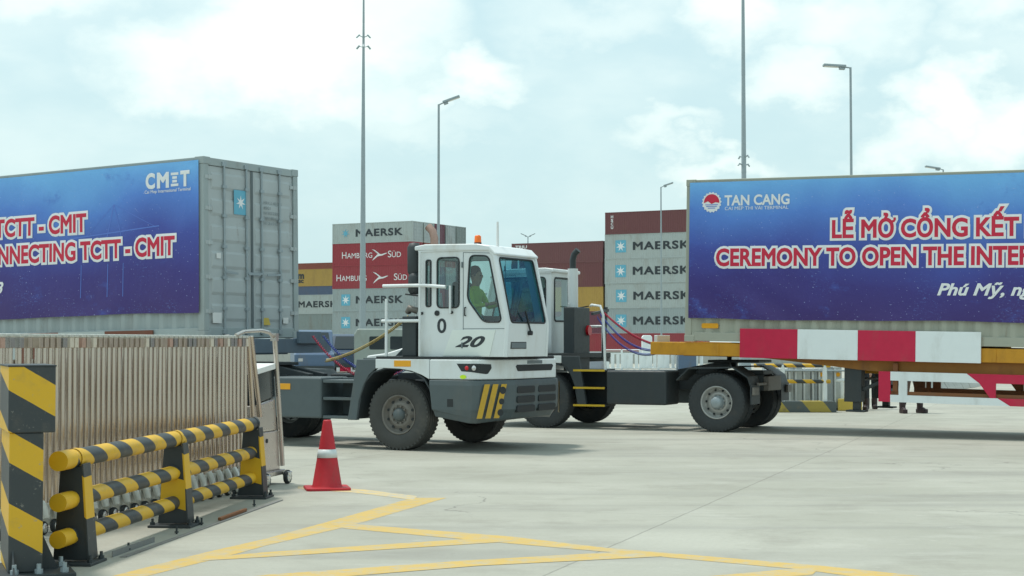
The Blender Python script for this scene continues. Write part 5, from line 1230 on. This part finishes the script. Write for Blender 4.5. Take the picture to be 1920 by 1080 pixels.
# ------------------------------------------------------------------ things beyond the trucks
def pp(u, Y): return Vector(((u-960)/F*Y, Y, 0))
def van(label, loc, rz, paint_, Ln=4.8, Wd=1.8, Ht=2.15):
    T = thing('parked_van', label, 'van', loc, rz, 'vehicles parked in the yard')
    pr = [(0, 0.35), (0, 1.05), (0.75, 1.15), (1.45, Ht-0.08), (1.8, Ht), (Ln-0.15, Ht), (Ln, Ht-0.25), (Ln, 0.35)]
    q = MB(); q.prism(pr, -Wd/2, Wd/2, 'xz'); q.build('body', paint_, T, bevel=0.06, seg=3)
    zt = min(1.85, Ht-0.14); zl = min(1.25, Ht-0.55)
    for sy in (-1, 1):
        for a, b_ in ((1.75, 2.6), (2.7, 3.55), (3.65, min(4.5, Ln-0.2))):
            if b_-a > 0.2: q = MB(); q.prism(rrect(a, b_, zl, zt, .06), sy*Wd/2, sy*(Wd/2+0.008), 'xz'); q.build('side_window', M['carglass'], T)
        q = MB(); q.prism([(0.98, zl), (1.62, zl), (1.62, zt), (1.38, zt)], sy*Wd/2, sy*(Wd/2+0.008), 'xz'); q.build('side_window', M['carglass'], T)
    q = MB(); q.add([(0.80, -0.78, 1.23), (0.80, 0.78, 1.23), (1.40, 0.70, Ht-0.14), (1.40, -0.70, Ht-0.14)], [(0, 1, 2, 3)]); q.build('windscreen', M['carglass'], T, M=Matrix.Translation((-0.02, 0, 0.02)))
    q = MB(); q.box(Ln, Ln+0.01, -0.7, 0.7, zl, zt); q.build('rear_window', M['carglass'], T)
    for y in (-0.72, 0.52):
        q = MB(); q.box(-0.012, 0.02, y, y+0.2, 0.72, 0.86); q.build('headlight', M['lamp'], T); q = MB(); q.box(Ln, Ln+0.012, y, y+0.2, 0.85, 1.2); q.build('tail_light', M['redlamp'], T)
    q = MB(); q.box(-0.08, 0.05, -Wd/2+.03, Wd/2-.03, 0.32, 0.52); q.build('bumper', M['black'], T, bevel=0.03)
    q = MB(); q.box(Ln-.05, Ln+0.08, -Wd/2+.03, Wd/2-.03, 0.32, 0.52); q.build('bumper', M['black'], T, bevel=0.03)
    for x in (0.85, Ln-1.0):
        for sy in (-1, 1):
            q = MB(); q.lathe([(0.0, -0.08), (0.2, -0.09), (0.22, -0.1), (0.32, -0.1), (0.33, 0.1), (0.0, 0.1)], 24, 'y', (x, sy*(Wd/2-0.08), 0.33)); wv = q.build('wheel', M['rubber'], T)
            q = MB(); q.lathe([(0.0, -0.012), (0.17, -0.010), (0.2, 0.0)][::-1], 20, 'y', (0, 0, 0)); o = q.build('rim', M['rim'], wv); o.location = (x, sy*(Wd/2+0.025), 0.33); o.rotation_euler = (0, 0, 0 if sy < 0 else PI)
    return T
M['vblue'] = paint('dull_blue_vehicle_paint', (0.09, 0.14, 0.22), 0.35, amt=0.3); M['vsilver'] = paint('greenish_silver_vehicle_paint', (0.30, 0.34, 0.31), 0.35, amt=0.2); M['vwhite'] = paint('white_vehicle_paint', (0.6, 0.62, 0.62), 0.35, amt=0.2)
van('dull blue van parked beyond the grey container doors', pp(590, 72), R(100), M['vblue'])
van('darker blue van parked between the blue and silver ones', pp(655, 80), R(95), paint('dark_blue_vehicle_paint', (0.055, 0.085, 0.13), 0.35, amt=0.3), Ht=2.0)
van('silver green minibus parked behind the cab handrails', pp(666, 74)+Vector((5.2, 0.2, 0)), R(182), M['vsilver'], Ln=5.2, Ht=2.2)
van('white car parked low behind the cab handrails', pp(690, 64), R(3), M['vwhite'], Ln=4.2, Ht=1.45)
for k in range(9):
    o = MB(); o.box(0, 0.56, 0, 0.35, 0, 0.50); red = k % 2 == 1
    tag(o.build('kerb_block', M['b_red'] if red else M['b_white'], None, bevel=0.02), '%s kerb block, %s of the row seen under the left tractor' % ('red' if red else 'white', ['first', 'second', 'third', 'fourth', 'fifth', 'sixth', 'seventh', 'eighth', 'ninth'][k]), 'kerb block', 'red and white kerb blocks')
    ob = COL.objects[-1]; ob.location = pp(578, 86) + Vector((k*0.57, 0.02*k, 0))
q = MB(); q.box(0, 5.2, 0, 0.5, 0, 0.75); lw = q.build('low_wall', M['stickery'], None, bevel=0.03); lw.location = pp(560, 90); tag(lw, 'low pale yellow wall behind the red and white kerb blocks', 'wall')
q = MB(); q.box(0, 90, 0, 0.25, 0, 0.9); lw = q.build('boundary_wall', M['concrete2'], None); lw.location = (-60, 118, 0); tag(lw, 'long low concrete wall in front of the stacks on the left', 'wall')
q = MB(); q.box(0, 60, 0, 0.25, 0, 0.75); lw = q.build('boundary_wall', M['concrete2'], None); lw.location = (31, 118.5, 0); tag(lw, 'long low concrete wall far behind the right trailer', 'wall')
# railing panels between the tractors
def fence_panel(label, loc, rz, wd=1.6, ht=1.15):
    T = thing('fence_panel', label, 'fence panel', loc, rz, 'pale railing panels seen above the dark fuel tank')
    q = MB()
    for z in (0.12, ht-0.22, ht): q.cyl((0, 0, z), (wd, 0, z), 0.03, seg=8)
    for x in (0, wd): q.cyl((x, 0, 0), (x, 0, ht), 0.03, seg=8)
    q.build('rails', M['b_white'], T)
    for i in range(5): q = MB(); q.box(0.12+i*0.3, 0.30+i*0.3, -0.02, 0.02, 0.14, ht-0.24); q.build('slat', M['b_white'], T)
    for x in (0.3, wd-0.3): q = MB(); q.bar((x, -0.3, 0.02), (x, 0.3, 0.02), 0.05, 0.04); q.build('foot', M['galv'], T)
    return T
ordw = ['first', 'second', 'third', 'fourth', 'fifth']
for k in range(5): fence_panel('pale railing panel, %s from the left behind the dark fuel tank' % ordw[k], pp(1132, 90) + Vector((k*1.05, 0.18*k, 0)), R(8), 1.0)
q = MB(); q.box(0, 0.85, 0, 0.8, 0, 1.05); o = q.build('utility_cabinet', paint('lavender_grey_cabinet', (0.30, 0.33, 0.38), 0.5), None, bevel=0.02); o.location = pp(1106, 84); tag(o, 'blue grey cabinet left of the pale railing panels', 'cabinet')
q = MB(); q.prism([(0, 0), (0.6, 0), (0.6, 1.9), (0.5, 2.0), (0.1, 2.0), (0, 1.9)], 0, 0.6, 'xz'); q.box(-0.04, 0.64, -0.04, 0.64, 0, 0.15); o = q.build('utility_cabinet', M['b_white'], None, bevel=0.03); o.location = pp(1204, 96); tag(o, 'white cabinet beside the foot of the thin lamp post', 'cabinet')
q = MB(); q.box(0, 1.0, 0, 0.8, 0, 1.0); o = q.build('utility_cabinet', M['vblue'], None, bevel=0.02); o.location = pp(1272, 90); tag(o, 'small blue cabinet under the orange trailer nose', 'cabinet')
# striped block with two pipes under the right trailer
T = thing('block_barrier', 'low yellow and black concrete block with two striped pipes under the right trailer', 'barrier', pp(1443, 36.4), R(-2))
q = MB(); q.prism([(0, 0), (1.50, 0), (1.50, 0.22), (1.46, 0.25), (0.04, 0.25), (0, 0.22)], 0, 0.5, 'xz'); q.build('block', M['blockstripe'] if 'blockstripe' in M else stripes('block_paint', 0.95, 1, 0, 0.8, 0.02, (0.10, 0.12, 0.12), (0.42, 0.32, 0.07), 0.5, 0.8, 0.6), T, bevel=0.015)
sp2 = stripes('pipe_stripes', 0.42, 1, 0, 1.2, 0.1, BLK, YEL, 0.5)
for z in (1.06, 0.70): q = MB(); q.cyl((-0.35, 0.1, z), (1.38, 0.1, z), 0.045, seg=16); q.build('pipe', sp2, T)
for x in (0.30, 1.25): q = MB(); q.cyl((x, 0.1, 0.25), (x, 0.1, 1.08), 0.05, seg=12); q.build('post', M['b_white'], T)
T = thing('block_barrier', 'second concrete block with a grey pipe, half hidden by the landing leg', 'barrier', pp(1570, 37.2), R(-10))
q = MB(); q.box(0, 0.55, 0, 0.45, 0, 0.28); q.build('block', M['stickery'], T, bevel=0.02)
q = MB(); q.cyl((-0.05, 0.2, 0.70), (0.6, 0.2, 0.70), 0.05, seg=12); q.cyl((0.1, 0.2, 0.28), (0.1, 0.2, 0.7), 0.045, seg=10); q.cyl((0.45, 0.2, 0.28), (0.45, 0.2, 0.7), 0.045, seg=10); q.build('pipe_frame', M['b_white'], T)
# row of barrier blocks running away on the right
for k in range(12):
    q = MB(); q.prism([(-0.28, 0), (0.28, 0), (0.24, 0.10), (0.13, 0.28), (0.11, 0.50), (-0.11, 0.50), (-0.13, 0.28), (-0.24, 0.10)], 0, 1.45, 'xz')
    o = q.build('jersey_barrier', M['concrete2'], None, bevel=0.015); o.location = Vector((12.6+0.62*k*1.0, 49.0+1.36*k, 0)); o.rotation_euler = (0, 0, R(-24.5)+random.uniform(-.03, .03))
    tag(o, 'pale concrete barrier block, number %s of the row seen through the side guard' % ['one', 'two', 'three', 'four', 'five', 'six', 'seven', 'eight', 'nine', 'ten', 'eleven', 'twelve'][k], 'barrier', 'concrete barrier blocks beyond the side guard')

# ------------------------------------------------------------------ people: one continuous skinned body, head with face, hair, hands
def m_skin():
    m, t, b = nodes('skin'); c = mixc(t, noise(t, 9, 3), (0.36, 0.20, 0.13), (0.44, 0.26, 0.18)); t.links.new(c, b.inputs['Base Color']); b.inputs['Roughness'].default_value = 0.55; return m
M['skin'] = m_skin(); M['hair'] = plain('black_hair', (0.012, 0.011, 0.012), 0.6)
M['trouser'] = plain('black_trousers', (0.014, 0.017, 0.022), 0.8); M['shirt'] = plain('dark_shirt', (0.02, 0.024, 0.03), 0.8); M['brown'] = plain('brown_trousers', (0.10, 0.06, 0.045), 0.8)
M['boot'] = plain('dark_boot_leather', (0.035, 0.018, 0.02), 0.5); M['hivis'] = plain('lime_vest', (0.42, 0.62, 0.06), 0.7); M['bag'] = plain('red_bag', (0.35, 0.01, 0.03), 0.6); M['shirtw'] = plain('pale_shirt', (0.45, 0.48, 0.5), 0.8)
def person(label, loc, rz, mats, pose='stand', group=None, spread=0.12, scale=1.0):
    shirt, trouser, shoe = mats
    T = thing('person', label, 'person', loc, rz, group); T.scale = (scale,)*3
    sit = pose == 'sit'; J = {}; E = []
    def j(n, co, r, par=None): J[n] = (Vector(co), r, par)
    hz = 0.95
    j('pelvis', (0, 0, hz), (0.155, 0.115)); j('waist', (0, 0, hz+0.14), (0.135, 0.10), 'pelvis'); j('chest', (0, 0.0, hz+0.34), (0.165, 0.115), 'waist')
    j('neckb', (0, 0, hz+0.50), (0.075, 0.07), 'chest'); j('neck', (0, 0.015, hz+0.56), (0.056, 0.058), 'neckb')
    j('headl', (0, 0.03, hz+0.60), (0.076, 0.086), 'neck'); j('headm', (0, 0.025, hz+0.70), (0.088, 0.105), 'headl'); j('headt', (0, 0.015, hz+0.77), (0.078, 0.095), 'headm')
    for s_, sd in ((-1, 'r'), (1, 'l')):
        j('sh'+sd, (s_*0.165, 0, hz+0.46), (0.062, 0.06), 'chest')
        if sit: el, wr = (s_*0.24, 0.10, hz+0.22), (s_*0.16, 0.34, hz+0.26)
        else: el, wr = (s_*0.235, -0.02, hz+0.18), (s_*0.25, 0.07, hz-0.06)
        j('el'+sd, el, (0.043, 0.043), 'sh'+sd); j('wr'+sd, wr, (0.028, 0.028), 'el'+sd)
        if sit: kn, an, to = (s_*0.14, 0.44, hz+0.02), (s_*0.14, 0.50, hz-0.40), (s_*0.15, 0.66, hz-0.45)
        else: kn, an, to = (s_*(0.10+spread*0.45), 0.02, 0.50), (s_*(0.10+spread), -0.02, 0.15), (s_*(0.13+spread*1.1), 0.16, 0.045)
        j('hip'+sd, (s_*0.09, 0.0, hz-0.06 if not sit else hz-0.01), (0.095, 0.095), 'pelvis'); j('kn'+sd, kn, (0.080, 0.080), 'hip'+sd); j('an'+sd, an, (0.066, 0.070), 'kn'+sd); j('he'+sd, (an[0], an[1]-0.01, an[2]-0.03), (0.058, 0.055), 'an'+sd); j('to'+sd, to, (0.052, 0.040), 'he'+sd)
    names = list(J); me = bpy.data.meshes.new('body')
    me.from_pydata([J[n][0] for n in names], [(names.index(n), names.index(J[n][2])) for n in names if J[n][2]], [])
    o = bpy.data.objects.new('body', me); COL.objects.link(o)
    sk = o.modifiers.new('skin', 'SKIN'); sk.use_smooth_shade = True; su = o.modifiers.new('sub', 'SUBSURF'); su.levels = su.render_levels = 2
    for i, n in enumerate(names): me.skin_vertices[0].data[i].radius = J[n][1]; me.skin_vertices[0].data[i].use_root = (n == 'pelvis')
    bpy.context.view_layer.update()
    bme = bpy.data.meshes.new_from_object(o.evaluated_get(bpy.context.evaluated_depsgraph_get()))
    COL.objects.unlink(o); bpy.data.objects.remove(o)
    bme.name = 'body'; bme.materials.clear()
    for m_ in (M['skin'], shirt, trouser, shoe): bme.materials.append(m_)
    wrists = [J['wrl'][0], J['wrr'][0]]; feet = [J['tol'][0], J['tor'][0], J['anl'][0], J['anr'][0]]
    for p in bme.polygons:
        c = p.center; p.use_smooth = True
        if c.z > hz+0.535: k = 0
        elif min((c-w_).length for w_ in wrists) < 0.07: k = 0
        elif min((c-f_).length for f_ in feet) < (0.14 if c.z < (0.30 if not sit else hz-0.25) else 0.0): k = 3
        elif c.z > hz-0.03 and not (sit and c.y > 0.12 and abs(c.x) < 0.22 and c.z < hz+0.12): k = 1
        else: k = 2
        p.material_index = k
    b = bpy.data.objects.new('body', bme); COL.objects.link(b); b.parent = T
    for s_, sd in ((-1, 'r'), (1, 'l')):        # boots: shaft and foot
        a = J['an'+sd][0]; tq = J['to'+sd][0]; yaw = math.atan2(-(tq-a).x, (tq-a).y)
        q = MB(); q.cyl((0, 0, -0.09), (0, 0.0, 0.10), 0.066, 0.072, seg=14)
        q.box(-0.052, 0.052, -0.085, 0.20, -0.148, -0.055); q.box(-0.046, 0.046, -0.07, 0.11, -0.056, -0.02)
        q.build('boot', shoe, T, bevel=0.02, seg=3, M=Matrix.Translation((a.x, a.y, max(a.z, 0.15))) @ Matrix.Rotation(yaw, 4, 'Z'))
    # hands: palm, four fingers and thumb
    for s_, sd in ((-1, 'r'), (1, 'l')):
        w_ = J['wr'+sd][0]; d = (w_-J['el'+sd][0]).normalized(); side = Vector((0, 1, 0)) if not sit else Vector((-s_, 0, 0)); side = (side - d*side.dot(d)).normalized()
        q = MB(); q.tube([w_, w_+d*0.03, w_+d*0.085], 0.026, 10)
        for f_ in range(4):
            o_ = side*(0.027-0.018*f_); ln_ = (0.068, 0.078, 0.072, 0.055)[f_]; a = w_+d*0.08+o_; inw = Vector((-s_*0.35, 0, -0.1))
            q.tube([a, a+d*ln_*0.45, a+d*ln_*0.8+inw*0.03, a+d*ln_+inw*0.08], 0.0085, 8)
        q.tube([w_+d*0.03+side*0.02, w_+d*0.06+side*0.048, w_+d*0.09+side*0.055], 0.010, 8)
        q.build('hand', M['skin'], T)
    # face and hair
    hc = J['headm'][0]
    q = MB(); q.lathe([(0.0, 0.112), (0.05, 0.10), (0.082, 0.06), (0.094, 0.0), (0.090, -0.05), (0.07, -0.07)][::-1], 24, 'z', (hc.x, hc.y-0.022, hc.z+0.035)); hm = q.build('hair', M['hair'], T)
    q = MB()
    for s_ in (-1, 1): q.lathe([(0.0, -0.008), (0.009, -0.006), (0.012, 0.0), (0.0, 0.008)], 10, 'y', (s_*0.03, hc.y+0.092, hc.z-0.01))
    q.build('eyes', M['hair'], T)
    q = MB(); q.tube([(0, hc.y+0.09, hc.z), (0, hc.y+0.108, hc.z-0.03), (0, hc.y+0.098, hc.z-0.045)], 0.010, 8)
    for s_ in (-1, 1): q.tube([(s_*0.078, hc.y-0.0, hc.z+0.01), (s_*0.088, hc.y-0.012, hc.z-0.01), (s_*0.078, hc.y-0.002, hc.z-0.035)], 0.010, 8)
    q.build('nose_and_ears', M['skin'], T)
    q = MB(); q.tube([(-0.022, hc.y+0.088, hc.z-0.062), (0, hc.y+0.094, hc.z-0.062), (0.022, hc.y+0.088, hc.z-0.062)], 0.005, 6); q.build('mouth', M['redlamp'], T)
    return T, J
GP = 'people standing behind the right trailer'
person('person in black standing behind the landing leg, only legs visible', pp(1631, 38.2), R(165), (M['shirt'], M['trouser'], M['boot']), group=GP, spread=-0.01)
person('person in dark clothes half hidden by the landing leg', pp(1614, 37.6), R(150), (M['shirt'], M['trouser'], M['boot']), group=GP, spread=0.0)
person('person in brown trousers whose boots show below the side guard', pp(1708, 36.0), R(200), (M['shirt'], M['brown'], M['boot']), group=GP, spread=0.13)
q = MB(); q.box(-0.14, 0.14, -0.06, 0.06, 0, 0.22); q.tube([(-0.08, 0, 0.22), (-0.05, 0, 0.34), (0.05, 0, 0.34), (0.08, 0, 0.22)], 0.008, 6); o = q.build('handbag', M['bag'], None, bevel=0.03); o.location = pp(1654, 38.0)+Vector((0, 0, 0.55)); tag(o, 'small red bag held beside the person in black', 'bag')
dv, _ = person('person driving the nearer tractor in a lime safety vest', (0, 0, 0), 0, (M['hivis'], M['trouser'], M['boot']), pose='sit')
dv.matrix_world = MT1 @ Matrix.Translation((0.86, -0.44, 1.88-0.93)) @ Matrix.Rotation(-PI/2, 4, 'Z')
